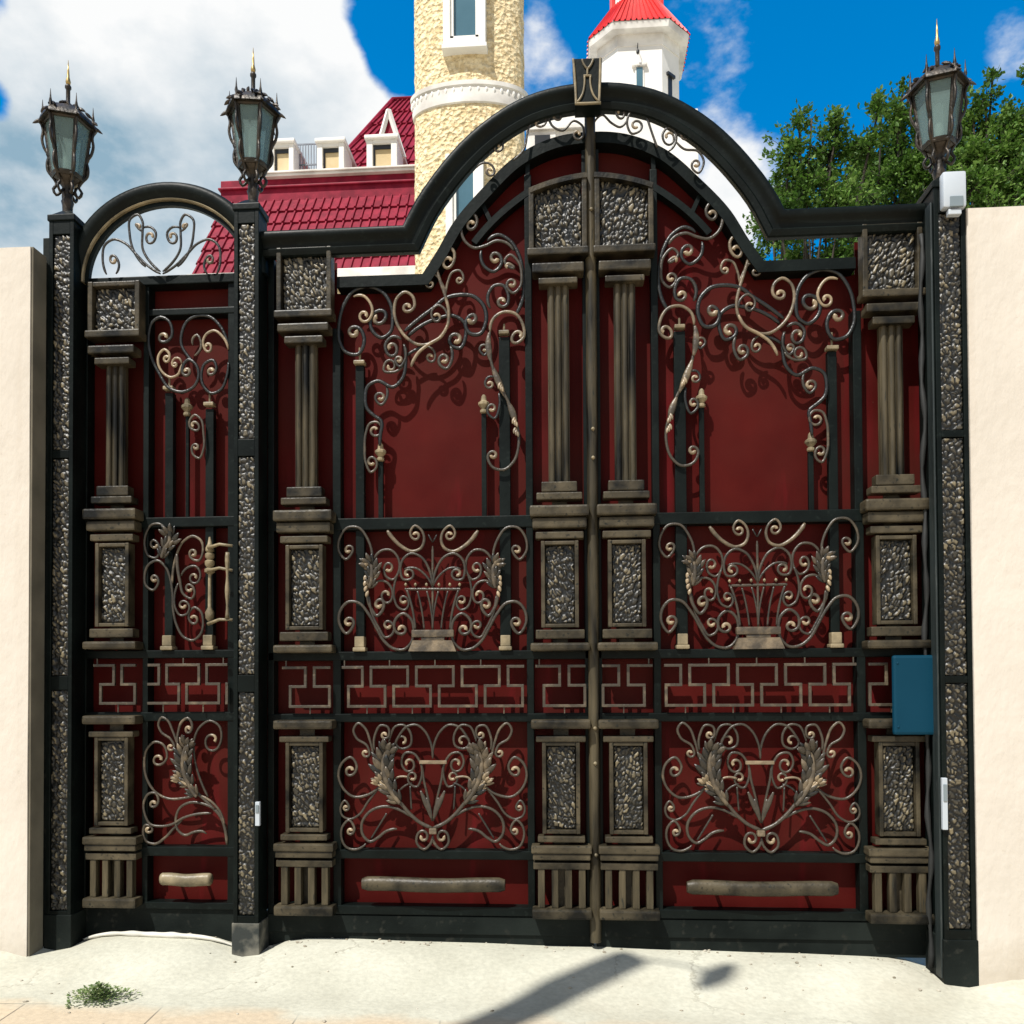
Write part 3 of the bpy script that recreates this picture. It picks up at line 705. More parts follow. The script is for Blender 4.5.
def lower_ornament(root):
    z = Z(335, 700, 200/1024, 500)
    b = MB()
    a, c = W(*z.px((432, 328)), -.02), W(*z.px((572, 310)), -.02); b.box(a.x, c.x, -.022, -.004, a.z, c.z, .003)
    a, c = W(*z.px((483, 686)), -.02), W(*z.px((521, 656)), -.02); b.box(a.x, c.x, -.034, .006, a.z, c.z, .006)
    b.p = [.8]*len(b.v)
    o = b.build('flower_ornament', 'scroll', root)
    for fl in (False, True):
        S = lambda *a, **k: scroll(o, z, *a, flip=fl, **k)
        f = (lambda x: 1000-x) if fl else (lambda x: x)
        S([(500, 655), (440, 630), (390, 590), (330, 520), (280, 460), (238, 420)], w=1.9, dark=.6)
        S([(112, 340), (80, 293), (40, 318), (18, 380), (40, 450), (95, 495), (160, 488), (238, 430)], a=(80, 362), w=1.4, dark=.6)
        S([(72, 545), (50, 515), (28, 550), (37, 592), (75, 610), (120, 590), (170, 520), (232, 440)], a=(56, 552), w=1.2, dark=.5)
        S([(100, 660), (70, 615), (40, 645), (32, 700), (60, 755), (100, 766), (158, 735)], a=(80, 672), w=1.3, dark=.55)
        S([(385, 595), (330, 562), (250, 545), (180, 570), (138, 630), (145, 695), (180, 725), (220, 705), (262, 672), (318, 660)], w=1.5, dark=.55)
        S([(225, 370), (200, 290), (180, 210), (150, 140), (120, 118), (95, 150), (110, 195), (165, 235), (178, 272)], b=(156, 272), w=1.3, dark=.6)
        S([(205, 260), (205, 180), (235, 130), (270, 138), (275, 185)], b=(254, 180), w=1.3, dark=.55)
        S([(275, 220), (285, 180), (310, 135), (350, 128), (390, 180), (383, 235), (345, 250)], b=(345, 210), w=1.25, dark=.5)
        S([(500, 300), (490, 220), (460, 160), (420, 128), (370, 135), (330, 180), (305, 235)], w=1.25, dark=.45)
        S([(497, 620), (480, 520), (455, 410), (437, 320), (400, 273), (362, 270), (340, 315), (358, 358)], b=(378, 325), w=1.3, dark=.55)
        S([(437, 325), (442, 400), (418, 445), (380, 425)], b=(396, 395), w=1.2, dark=.5)
        S([(500, 690), (490, 735), (455, 765), (420, 735), (428, 680)], b=(452, 702), w=1.4, dark=.55)
        S([(265, 580), (225, 645), (185, 710)], w=1.0, dark=.35, taper=False, name='stay')
        S([(385, 440), (388, 500), (392, 560)], w=1.0, dark=.35, taper=False, name='stay')
        S([(395, 425), (350, 445), (325, 470)], w=1.0, dark=.4, name='stay')
        S([(385, 400), (310, 403), (298, 440)], w=1.1, dark=.8, taper=False, name='stay')
        l = MB()
        leaf_shape(l, [z.px((f(a), c)) for a, c in ((335, 530), (280, 450), (252, 370), (252, 300), (275, 245))], 17, -.022, 6)
        leaf_shape(l, [z.px((f(a), c)) for a, c in ((270, 450), (240, 425), (222, 405))], 10, -.025, 2, pat=.85)
        l.build('acanthus_leaf', 'scroll', o, smooth=True)
        l = MB()
        for sp in (((495, 600), (470, 540), (438, 465)), ((495, 610), (482, 560), (470, 500))):
            pts = catmull([Vector((f(p[0]), p[1])) for p in sp], 8); n = len(pts)
            l.tube([W(*z.px(p), YS-.004) for p in pts], [.005+.009*math.sin(math.pi*i/(n-1)) for i in range(n)], 8, [.55]*n, flat=.5)
        l.build('blade_leaf', 'scroll', o, smooth=True)

leafL = make_leaf(False)
leafR = make_leaf(True)

# ------------------------------------------------------------------ pedestrian gate
def make_door():
    random.seed(5)
    X0, X1 = xp(82), xp(236)
    base = (xp(160), 0, .08)
    root = thing('pedestrian_gate', base, 'narrow single gate with red sheet and scrolls between the left post and the middle post', 'gate')
    xs1, xs2 = xp(143), xp(148.5); DZ = W(117, 515, YP).z-W(307, 516.5, YP).z
    zz = lambda py: W(190, py, 0).z
    s = MB(); s.box(X0, X1, .07, .078, zz(905), zz(283)); s.build('sheet_panel', 'red', root)
    m = MB(); m.box(xs1, xs2, -.004, .066, zz(904), zz(284), .004); m.build('stile', 'iron', root)
    m = MB(); m.box(X0, X0+.03, -.006, .066, zz(904), zz(284), .004); m.build('stile', 'iron', root)
    m = MB(); m.box(xp(228), X1, -.005, .066, zz(904), zz(284), .004); m.build('stile', 'iron', root)
    for a, c, yo in ((276, 285, -.02), (308.5, 315, -.008), (517, 527, -.008), (650, 658, -.007), (712, 721, -.009), (846.5, 856, -.009), (902, 909, -.009)):
        m = MB(); m.box(X0+.002 if a != 308.5 else xs2, X1-.003, yo, .064, zz(c), zz(a), .005); m.build('rail', 'iron', root)
    k = MB(); k.box(X0+.002, X1-.004, .008, .06, .06, zz(909)-.002, .004); k.build('kick_plate', 'iron_dusty', root)
    xh = W(112.5, 600, YP).x
    capz = [W(117, q, YP).z for q in (347, 355, 358.5, 365)]
    pilaster(root, xh, .147, None, capz, 71, dz=DZ)
    box_frame(root, xh-.138, xh+.15, W(117, 332, YP).z, W(117, 282, YP).z, 77)
    meander(root, xs2+.012, xp(230), zz(665), zz(684), zz(703), 2, .45, zz(658), zz(712))
    meander(root, xh-.12, xh+.115, zz(665), zz(684), zz(703), 1, -.36, zz(658), zz(712))
    for px, top, w, th in ((169, 393, .045, .045), (209.5, 409, .045, .045)):
        x = xp(px, .01, 500)
        bar(root, x, w, zz(650), W(px, top, .01).z, .008, th); cap(root, x, W(px, top-4, .01).z, .056, .06); socket(root, x, zz(650))
    x = xp(187, .01, 450); bar(root, x, .018, zz(517), W(187, 414, .01).z, .01, .03); cap(root, x, W(187, 408, .01).z, bell=True)
    grip(root, W(160, 880, -.05).x, W(211, 880, -.05).x, W(185, 880, -.05).z, .034, [xp(173), xp(200)])
    # upper scrolls
    z = Z(130, 300, 110/1024)
    b = MB(); scroll(root, z, [(388, 340), (355, 190), (290, 160), (210, 205), (175, 320), (190, 500), (270, 680), (380, 830), (500, 855), (600, 800), (640, 690), (605, 590), (545, 555), (500, 600), (490, 680)], a=(318, 350), b=(530, 665), w=1.7, dark=.2, mb=b)
    o = b.build('vine_ornament', 'scroll', root, smooth=True)
    S = lambda *a, **k: scroll(o, z, *a, **k)
    S([(610, 595), (530, 510), (480, 420), (485, 300), (540, 190), (630, 148), (740, 155), (830, 230), (890, 340), (920, 470)], w=1.7, dark=.12, yo=.012)
    S([(805, 640), (772, 560), (700, 590), (665, 690), (690, 810), (760, 870), (840, 840), (900, 720), (915, 580)], a=(760, 665), w=1.6, dark=.2)
    S([(915, 460), (870, 350), (780, 285), (710, 320), (680, 400), (705, 470)], b=(725, 430), w=1.4, dark=.9)
    S([(585, 420), (590, 350), (625, 325), (655, 370), (655, 460), (600, 520)], w=1.4, dark=.7)
    S([(365, 500), (320, 460), (270, 510), (265, 600), (320, 690), (380, 720), (440, 700), (490, 600), (525, 560)], a=(345, 545), w=1.4, dark=.95)
    S([(480, 590), (460, 545), (420, 540), (392, 585)], b=(416, 600), w=1.2, dark=.95)
    z = Z(130, 380, 110/1024)
    scroll(o, z, [(603, 470), (558, 440), (560, 370), (605, 325), (655, 360), (685, 500), (685, 640), (640, 730), (592, 700), (578, 620)], a=(598, 420), b=(612, 625), w=1.3, dark=.65)
    # middle scrolls
    z = Z(130, 510, 110/751)
    b = MB(); scroll(root, z, [(195, 490), (155, 548), (112, 520), (100, 450), (130, 370), (190, 345), (240, 385), (275, 470), (290, 560), (295, 680), (320, 790), (370, 870), (430, 890), (480, 850), (500, 770), (480, 690), (440, 665), (402, 705)], a=(168, 470), b=(432, 745), w=1.4, dark=.5, mb=b)
    o = b.build('scroll_ornament', 'scroll', root, smooth=True)
    S = lambda *a, **k: scroll(o, z, *a, **k)
    S([(250, 140), (200, 95), (150, 100), (110, 160), (100, 240), (130, 315), (175, 328), (205, 275)], b=(172, 235), w=1.3, dark=.5)
    S([(290, 500), (300, 380), (320, 300), (370, 210), (430, 178), (485, 210), (497, 290), (470, 345), (425, 335)], b=(430, 298), w=1.4, dark=.7)
    S([(320, 300), (340, 480), (370, 580), (420, 605), (442, 560)], b=(408, 535), w=1.3, dark=.6, wa=1.6)
    S([(350, 450), (400, 390), (450, 385), (480, 430), (465, 490)], b=(438, 460), w=1.25, dark=.5)
    S([(330, 500), (305, 580), (310, 670), (345, 720), (388, 710), (405, 655)], b=(365, 650), w=1.25, dark=.5)
    l = MB(); leaf_shape(l, [z.px(p) for p in ((220, 330), (240, 270), (275, 215), (262, 150))], 13, -.022, 4); l.build('acanthus_leaf', 'scroll', o, smooth=True)
    # pull handle with ringed rosettes
    h = MB()
    hx = W(*z.px((545, 300)), -.03)
    zz2 = lambda y: W(*z.px((545, y)), -.03).z
    h.lathe((hx.x, -.03, 0), [(0.0086, zz2(760)), (0.0216, zz2(740)), (0.0245, zz2(700)), (0.0101, zz2(665)), (0.0086, zz2(440)), (0.0274, zz2(425)), (0.0274, zz2(405)), (0.0144, zz2(395)), (0.0259, zz2(375)), (0.0259, zz2(350)), (0.0144, zz2(340)), (0.0245, zz2(325)), (0.0245, zz2(300)), (0.0144, zz2(292)), (0.0230, zz2(280)), (0.0216, zz2(258)), (0.0115, zz2(230)), (0.0058, zz2(185))], 14, .8)
    ho = h.build('door_handle', 'bronze_bright', root, smooth=R(40))
    g = MB()
    gx = W(*z.px((668, 500)), -.08)
    g.tube([(gx.x, -.085, W(*z.px((668, y)), -.08).z) for y in range(290, 741, 30)], [.010+.003*math.sin(i*.9) for i in range(16)], 10, [.5]*16)
    for y0, y1 in ((262, 245), (418, 412), (780, 750)):
        a = Vector((hx.x, -.05, zz2(y0))); c = W(*z.px((700, y1)), -.085)
        g.tube([a, (a+c)/2+Vector((0, -.012, .012)), c], [.010, .008, .007], 8, [1, 1, 1])
    g.build('grip', 'bronze_bright', ho, smooth=True)
    # lower ornament
    z = Z(130, 700, 110/704)
    b = MB(); scroll(root, z, [(620, 925), (610, 830), (580, 745), (520, 680), (460, 620), (400, 570), (365, 500), (340, 400)], w=1.8, dark=.6, mb=b)
    o = b.build('flower_ornament', 'scroll', root, smooth=True)
    S = lambda *a, **k: scroll(o, z, *a, **k)
    S([(237, 370), (205, 280), (160, 268), (110, 310), (92, 400), (110, 510), (170, 595), (250, 632), (330, 630), (420, 610)], a=(185, 382), w=1.35, dark=.65)
    S([(182, 650), (160, 595), (125, 597), (90, 650), (95, 730), (130, 795), (200, 808), (270, 795), (340, 755), (430, 730), (520, 725)], a=(152, 665), w=1.35, dark=.6)
    S([(135, 810), (100, 800), (85, 860), (105, 905), (165, 920), (220, 885), (290, 810), (335, 765)], a=(118, 830), w=1.4, dark=.6)
    S([(545, 700), (470, 665), (390, 655), (320, 690), (295, 750), (305, 830), (350, 865), (410, 845), (460, 840), (490, 855)], w=1.4, dark=.6)
    S([(330, 360), (300, 270), (270, 190), (240, 130), (205, 110), (182, 150), (200, 205), (260, 250), (284, 290)], b=(260, 302), w=1.3, dark=.6)
    S([(310, 320), (310, 200), (335, 135), (370, 115), (398, 160), (385, 205)], b=(374, 185), w=1.4, dark=.6)
    S([(500, 620), (440, 480), (410, 350), (410, 260), (450, 170), (510, 133), (570, 165), (587, 230), (560, 310)], b=(528, 255), w=1.3, dark=.5)
    S([(605, 800), (580, 720), (520, 650), (455, 612)], w=1.2, dark=.7)
    l = MB(); leaf_shape(l, [z.px(p) for p in ((430, 620), (375, 530), (345, 430), (350, 330), (375, 270))], 15, -.022, 6)
    leaf_shape(l, [z.px(p) for p in ((380, 550), (340, 520), (310, 490))], 10, -.025, 2, pat=.8); l.build('acanthus_leaf', 'scroll', o, smooth=True)
    return root
door = make_door()

# ------------------------------------------------------------------ posts
def make_post(name, x0, x1, y0, y1, ztop, zbot, segs, label, seed, inset=.022, right=False):
    xc = (x0+x1)/2
    root = thing(name, (xc, (y0+y1)/2, zbot), label, 'gate post', 'square iron gate posts with stone relief')
    m = MB()
    # front: two jambs and cross bars leaving recessed panels
    t = inset
    m.box(x0, x0+t, y0, y0+.03, zbot, ztop, .003); m.box(x1-t, x1, y0, y0+.03, zbot, ztop, .003)
    m.box(x0+.001, x1-.001, y0+.028, y1, zbot, ztop-.001, .003)
    zs = [zbot]+[q for s in segs for q in s][::-1]
    zs = sorted(set([zbot]+[q for s in segs for q in s]+[ztop]))
    edges = [(zbot, min(segs[-1]))]+[(max(segs[i+1]), min(segs[i])) for i in range(len(segs)-1)]+[(max(segs[0]), ztop)]
    for a, b in edges: m.box(x0+t, x1-t, y0+.001, y0+.029, a, b, .003)
    m.build('shaft', 'iron', root)
    for i, s in enumerate(segs):
        r = MB(); relief(r, x0+t+.001, x1-t-.001, min(s)+.002, max(s)-.002, y0+.014, cell=.023, amp=.011, seed=seed+i, res=.005, slant=.3)
        r.build('stone_inlay', 'stone', root, smooth=True)
    c = MB(); e = .007
    c.box(x0-e, x1+e, y0-e, y1+e, ztop-.004, ztop+.03, .005)
    q = [(x0, y0), (x1, y0), (x1, y1), (x0, y1)]; w = .045
    c.hexa([(a, b, ztop+.028) for a, b in q], [(x0+w, y0+w, ztop+.075), (x1-w, y0+w, ztop+.075), (x1-w, y1-w, ztop+.075), (x0+w, y1-w, ztop+.075)])
    c.build('cap', 'iron', root)
    f = MB(); f.box(x0-.006, x1+.006, y0-.006, y1+.004, zbot-.15, zbot+.2 if not right else zbot+.25, .004); f.build('foot', 'dusty_foot' if abs(x0-(W(233.5, 600, -.13).x)) < .01 else 'iron_dusty', root)
    return root
YF = -.13
def zf(px, py, Y): return W(px, py, Y).z
pl0, pl1 = W(47, 600, YF).x, W(72, 600, YF).x
pL = make_post('gate_post', pl0, pl1, YF, .0, zf(60, 220, YF), .03, [(zf(60, 234, YF), zf(60, 450, YF)), (zf(60, 458, YF), zf(60, 676, YF)), (zf(60, 690, YF), zf(60, 911, YF))], 'black iron gate post with pebble relief beside the left cream wall', 101)
pm0, pm1 = W(233.5, 600, YF).x, W(258.5, 600, YF).x
pM = make_post('gate_post', pm0, pm1, YF, .0, zf(246, 209, YF), .0, [(zf(246, 223, YF), zf(246, 439, YF)), (zf(246, 456, YF), zf(246, 675, YF)), (zf(246, 692, YF), zf(246, 916, YF))], 'black iron gate post with pebble relief between the narrow gate and the double gate', 111)
YG = -.2
pr0, pr1 = W(939.5, 600, YG).x, W(971.5, 600, YG).x
pR = make_post('gate_post', pr0, pr1, YG, .01, zf(955, 186, YG), -.06, [(zf(955, 212, YG), zf(955, 430, YG)), (zf(955, 437, YG), zf(955, 676, YG)), (zf(955, 683, YG), zf(955, 930, YG))], 'black iron gate post with pebble relief beside the right cream wall', 121, right=True)
m = MB(); m.box(pr0-.012, pr0-.002, YG+.012, YG+.075, .0, zf(955, 200, YG), .003); o = m.build('edge_strip', 'post_side', pR)
m = MB()
pts = [(pr0-.012+.006*math.sin(i*.9)-.008, YG+.11+.01*math.sin(i*.53), .02+i*.062) for i in range(60)]
m.tube(pts, [.012+.004*math.sin(i*1.7) for i in range(60)], 7); m.build('rubber_seal', 'black', pR, smooth=True)

# ------------------------------------------------------------------ arch over the double gate
def make_arch():
    Ya = -.1
    root = thing('gate_arch', (XC, 0, zf(300, 240, Ya)), 'tall black iron arch frame with gold-edged keystone spanning the double gate', 'arch')
    outer = [(402, 223.5), (415, 198), (430, 176), (450, 151), (468, 132.5), (489.6, 115), (508, 103), (526, 94), (549, 86.5), (572, 82), (592, 81)]
    cv = catmull([Vector(XZ(p[0], p[1], Ya)) for p in outer], .05)
    z0 = cv[0].y; L = [(pm1-.0, z0)]+[(p.x, p.y) for p in cv if p.x < XC-.01]
    top = cv[-1].y
    Rr = [(2*XC-x, z) for x, z in L][::-1]
    Rr[-1] = (pr0+.0, Rr[-1][1])
    path = L+[(XC, top+.001)]+Rr
    # profile: n is to the left of travel (outwards/up); the reference line is the outer edge
    roll = [(0, -.01), (0, -.08), (-.006, -.094), (-.018, -.1), (-.036, -.1), (-.05, -.092), (-.058, -.08), (-.074, -.072), (-.09, -.07), (-.09, -.01)]
    m = MB(); m.sweep(path, roll); b = m.build('arch_beam', 'iron', root, smooth=R(50))
    m = MB(); m.sweep(path, [(-.087, -.03), (-.087, -.068), (-.1, -.08), (-.112, -.076), (-.127, -.07), (-.132, -.06), (-.132, -.03)]); m.build('arch_lip', 'iron', root)
    # keystone
    k = MB()
    Yk = -.15
    P_ = [W(*p, Yk) for p in ((575, 105), (601, 104), (602, 58), (572.5, 59))]
    dz = .1
    k.hexa([(P_[0].x, Yk, P_[0].z), (P_[1].x, Yk, P_[1].z), (P_[1].x, Yk+dz, P_[1].z), (P_[0].x, Yk+dz, P_[0].z)], [(P_[3].x, Yk, P_[3].z), (P_[2].x, Yk, P_[2].z), (P_[2].x, Yk+dz, P_[2].z), (P_[3].x, Yk+dz, P_[3].z)])
    ko = k.build('keystone', 'iron', root)
    z = Z(560, 0, 160/1024)
    e = MB()
    def ln(pts, r=.0055):
        q = catmull([Vector(p) for p in pts], 8); e.tube([W(*z.px(p), Yk-.004) for p in q], r, 6, [.95]*len(q))
    ln([(84, 378), (96, 520), (103, 662)], .007); ln([(258, 372), (255, 520), (250, 655)], .007); ln([(95, 664), (180, 662), (262, 658)], .007)
    ln([(142, 380), (152, 412), (174, 440)]); ln([(212, 376), (200, 410), (176, 440)]); ln([(175, 438), (175, 462), (175, 482)])
    ln([(150, 486), (175, 484), (201, 486)]); ln([(156, 488), (155, 550), (140, 610), (108, 655)]); ln([(195, 488), (198, 560), (215, 610), (248, 648)])
    e.build('keystone_emblem', 'bronze_bright', ko, smooth=True)
    # filigree in the gap
    z = Z(480, 40, 240/1024)
    S = lambda *a, **q: scroll(root, z, *a, w=q.pop('w', 1.2), dark=q.pop('dark', .4), yo=-.045, name='filigree_scroll', **q)
    S([(140, 515), (185, 470), (208, 375), (232, 330), (268, 328)], b=(252, 352))
    S([(345, 325), (320, 298), (295, 322), (305, 362), (352, 387), (402, 345), (440, 372), (436, 415)], a=(325, 322), b=(416, 402))
    S([(40, 490), (50, 440), (85, 425), (98, 455)], b=(75, 458)); S([(-15, 545), (10, 525), (45, 530), (62, 560)], b=(40, 560))
    S([(490, 350), (520, 320), (562, 355), (598, 372), (630, 335)]); S([(590, 330), (580, 290), (620, 285), (700, 312)], a=(598, 308))
    S([(712, 328), (735, 400), (756, 458)], taper=False); S([(645, 305), (628, 360), (648, 400), (685, 385)], b=(665, 365))
    S([(790, 440), (780, 400), (805, 373), (835, 398), (834, 440), (805, 475)], a=(805, 412)); S([(835, 430), (870, 465), (930, 475), (955, 520), (930, 568), (905, 545)], b=(922, 530))
    S([(848, 375), (880, 378), (885, 415)], b=(870, 405))
    return root
arch = make_arch()
def make_door_arch():
    Ya = -.08
    X0, X1 = pl1, pm0; xc = (X0+X1)/2; rx = (X1-X0)/2+.118; xc = W(163.5, 240, Ya).x
    zt = zf(160, 180, Ya); zb = zf(160, 276, Ya); h = zt-zb
    root = thing('gate_arch', (xc, 0, zb), 'small round black arch with bronze inner edge over the narrow gate', 'arch')
    pts = [(xc-rx*math.cos(math.pi*i/40), zb+h*math.sin(math.pi*i/40)) for i in range(41)]
    m = MB(); m.sweep(pts, [(0, .03), (0, -.06), (-.01, -.078), (-.03, -.084), (-.06, -.078), (-.074, -.06), (-.088, -.055), (-.088, -.01)]); m.build('arch_beam', 'iron', root, smooth=R(50))
    m = MB(); m.sweep(pts, [(-.085, -.01), (-.085, -.06), (-.091, -.066), (-.097, -.06), (-.097, -.01)]); m.build('arch_bead', 'bronze_bright', root)
    m = MB(); m.sweep(pts, [(-.096, -.02), (-.096, -.045), (-.12, -.045), (-.12, -.02)]); m.build('arch_lip', 'iron', root)
    z = Z(80, 170, 160/1024, 522)
    for fl in (False, True):
        S = lambda *a, **q: scroll(root, z, *a, flip=fl, w=1.35, dark=.35, yo=-.03, name='filigree_scroll', **q)
        S([(515, 665), (430, 610), (355, 535), (290, 470), (210, 445), (160, 480), (145, 560), (170, 668)])
        S([(230, 665), (250, 605), (225, 553)], b=(215, 580))
        S([(515, 650), (450, 590), (403, 510), (400, 400), (400, 330), (370, 285), (325, 310), (318, 410), (345, 520), (420, 620)])
        S([(402, 372), (450, 365), (485, 400), (470, 460)], b=(452, 425)); S([(400, 395), (375, 375), (360, 355)], b=(376, 362), tb=.8)
    return root
darch = make_door_arch()

# ------------------------------------------------------------------ lanterns
def make_lantern(x, y, z, rot, label, s=1.0):
    root = thing('gate_lantern', (x, y, z), label, 'lantern', 'hexagonal lanterns on the gate posts')
    root.rotation_euler = (0, 0, rot); root.scale = (.9*s, .9*s, s)
    ROOT[root.name] = Vector((0, 0, 0))
    n = 6; an = [2*math.pi*(i+.5)/n for i in range(n)]
    ring = lambda r, zz: [Vector((r*math.cos(a), r*math.sin(a), zz)) for a in an]
    b = MB(); b.lathe((0, 0, 0), [(.026, -.08), (.03, -.01), (.036, .012), (.026, .03), (.032, .06), (.03, .09), (.05, .115), (.085, .14), (.088, .155)], 12, .4); b.build('base_cup', 'lamp_dark', root, smooth=R(50))
    lo, hi = ring(.084, .14), ring(.126, .43)
    f = MB()
    for i in range(n):
        f.tube([lo[i], hi[i]], .011, 6); f.tube([lo[i], lo[(i+1) % n]], .009, 6); f.tube([hi[i], hi[(i+1) % n]], .012, 6)
    fo = f.build('lamp_frame', 'lamp_dark', root)
    for i in range(n):
        g = MB(); a, c, d, e = lo[i], lo[(i+1) % n], hi[(i+1) % n], hi[i]
        mid = (a+c+d+e)/4; nn = Vector((mid.x, mid.y, 0)).normalized()*.003
        q = [v*.985+Vector((0, 0, v.z*.015)) for v in (a, c, d, e)]
        g.add([v-nn for v in q]+[v+nn for v in q], [(3, 2, 1, 0), (4, 5, 6, 7), (0, 1, 5, 4), (1, 2, 6, 5), (2, 3, 7, 6), (3, 0, 4, 7)]); g.build('glass_pane', 'glass', root)
    # scroll arms up every corner
    for i in range(n):
        c, sn = math.cos(an[i]), math.sin(an[i]); A = lambda r, zz: (r*c, r*sn, zz)
        m = MB(); m.tube(catmull([Vector(A(*p)) for p in ((.03, .07), (.062, .045), (.078, .075), (.06, .1), (.075, .13), (.108, .17), (.112, .21), (.104, .25), (.128, .29), (.14, .34), (.134, .385), (.148, .43))], .012), .0085, 6)
        m.blob(A(.11, .265), (c*.2, sn*.2, 1), .07, .022, .022); m.blob(A(.108, .19), (c*.2, sn*.2, 1), .05, .018, .018); m.blob(A(.162, .435), (c, sn, -.6), .07, .02, .014)
        m.build('scroll_arm', 'lamp_dark', root, smooth=True)
        sp = MB(); sp.lathe(A(.138, .44), [(.009, 0), (.011, .02), (.006, .03), (.01, .045), (.005, .07), (.001, .115)], 7, .4); sp.build('corner_spike', 'lamp_dark', root, smooth=True)
    r = MB()
    lev = [(.152, .428), (.15, .442), (.128, .468), (.095, .5), (.055, .525), (.02, .54)]
    vs = []; fs = []
    seg = 36
    for k, (rr, zz) in enumerate(lev):
        for j in range(seg):
            a = 2*math.pi*j/seg; q = math.cos(math.pi/n)/math.cos(((a) % (2*math.pi/n))-math.pi/n); w = rr*(q*(.9)+.1)
            w *= 1/math.cos(math.pi/n)*.95; bz = (.012*noise.noise(Vector((math.cos(a)*9, math.sin(a)*9, zz*40))) if 0 < k < 5 else 0)
            aa = a+math.pi/n-math.pi/6+math.pi/6
            vs.append((w*math.cos(a+math.pi/6), w*math.sin(a+math.pi/6), zz+bz))
    for k in range(len(lev)-1):
        for j in range(seg): fs.append((k*seg+j, k*seg+(j+1) % seg, (k+1)*seg+(j+1) % seg, (k+1)*seg+j))
    fs.append(tuple((len(lev)-1)*seg+j for j in range(seg))); fs.append(tuple(range(seg))[::-1]); r.add(vs, fs)
    # lace of leaves on the roof
    for j in range(46):
        a = random.uniform(0, 6.283); t = random.uniform(.05, .95); rr = .14*(1-t)+.025; zz = .442+.088*math.sin(t*1.5)
        r.blob((rr*math.cos(a), rr*math.sin(a), zz+.006), (math.cos(a+random.uniform(-1, 1)), math.sin(a+random.uniform(-1, 1)), -.5), .05, .02, .016)
    r.build('lamp_roof', 'lamp_dark', root, smooth=R(40))
    fi = MB(); fi.lathe((0, 0, 0), [(.02, .53), (.012, .545), (.012, .63), (.018, .638), (.018, .65), (.01, .66)], 10, .4); fo2 = fi.build('finial', 'lamp_dark', root, smooth=R(40))
    t = MB(); t.lathe((0, 0, 0), [(.012, .66), (.015, .675), (.008, .7), (.006, .735), (.001, .795)], 8, .5); t.build('finial_tip', 'gold', fo2, smooth=True)
    u = MB(); u.lathe((0, 0, 0), [(.02, .15), (.026, .17), (.026, .34), (.012, .36)], 12, .5); u.build('lamp_tube', 'bulb', root, smooth=True)
    return root
def top_of(p, dx=0): return p
lz = zf(66, 207, -.065)
make_lantern((pl0+pl1)/2-.006, -.065, lz+.012, R(50), 'bronze lantern with pale glass on the post by the left wall, against cloud')
make_lantern((pm0+pm1)/2+.012, -.065, zf(251, 194.5, -.065), R(38), 'bronze lantern on the middle post, in front of the red mansard roof')
make_lantern(W(941, 300, -.1).x, -.1, zf(940, 175, -.1), R(14), 'dark bronze lantern on the right post, in front of green foliage', 1.0)

# ------------------------------------------------------------------ small fittings
Yb = YG-.05
q0, q1 = W(943.5, 207, Yb), W(966.5, 170, Yb)
jb = thing('junction_box', ((q0.x+q1.x)/2, Yb, q0.z), 'small pale plastic box with grey window on the right post under its lantern', 'box')
m = MB(); m.box(q0.x, q1.x, Yb, YG-.002, q0.z, q1.z, .012); m.build('housing', 'white_box', jb, smooth=R(40))
a, b = W(950, 207, Yb), W(963, 196, Yb); m = MB(); m.box(a.x, b.x, Yb-.006, Yb+.006, a.z, b.z, .003); m.build('sensor_window', 'grey_lens', jb)
a, b = W(949, 214, Yb), W(962, 207.5, Yb); m = MB(); m.box(a.x, b.x, Yb+.003, Yb+.035, a.z, b.z-.002, .004); m.build('latch', 'white_box', jb)
def strip(px0, py0, px1, py1, Y, label):
    a, b = W(px0, py1, Y), W(px1, py0, Y)
    r = thing('gate_sensor', ((a.x+b.x)/2, Y, a.z), label, 'sensor', 'white photocell strips on the gate posts')
    m = MB(); m.box(a.x, b.x, Y, Y+.02, a.z, b.z, .003); m.build('cover', 'white_box', r)
    m = MB(); h = (b.z-a.z); m.box(a.x+.004, b.x-.004, Y-.004, Y+.002, a.z+h*.55, b.z-h*.12, .002); m.build('lens', 'grey_lens', r)
strip(255, 802, 259.5, 826, YF-.022, 'small white photocell strip low on the middle gate post')
strip(943, 778, 947.5, 830, YG-.022, 'tall white photocell strip low on the right gate post')
Yq = -.14
a, b = W(894, 735, Yq), W(938, 655, Yq)
bp = MB(); bp.box(a.x, b.x, Yq, Yq+.03, a.z, b.z, .022)
for (sx, sz) in ((.1, .1), (.9, .1), (.1, .9), (.9, .9)): bp.blob((a.x+(b.x-a.x)*sx, Yq-.001, a.z+(b.z-a.z)*sz), (0, 1, 0), .006, .012, .012)
tag(bp.build('blue_plate', 'blue', None), 'plain deep blue plate fixed over the frieze beside the right gate post', 'plate')

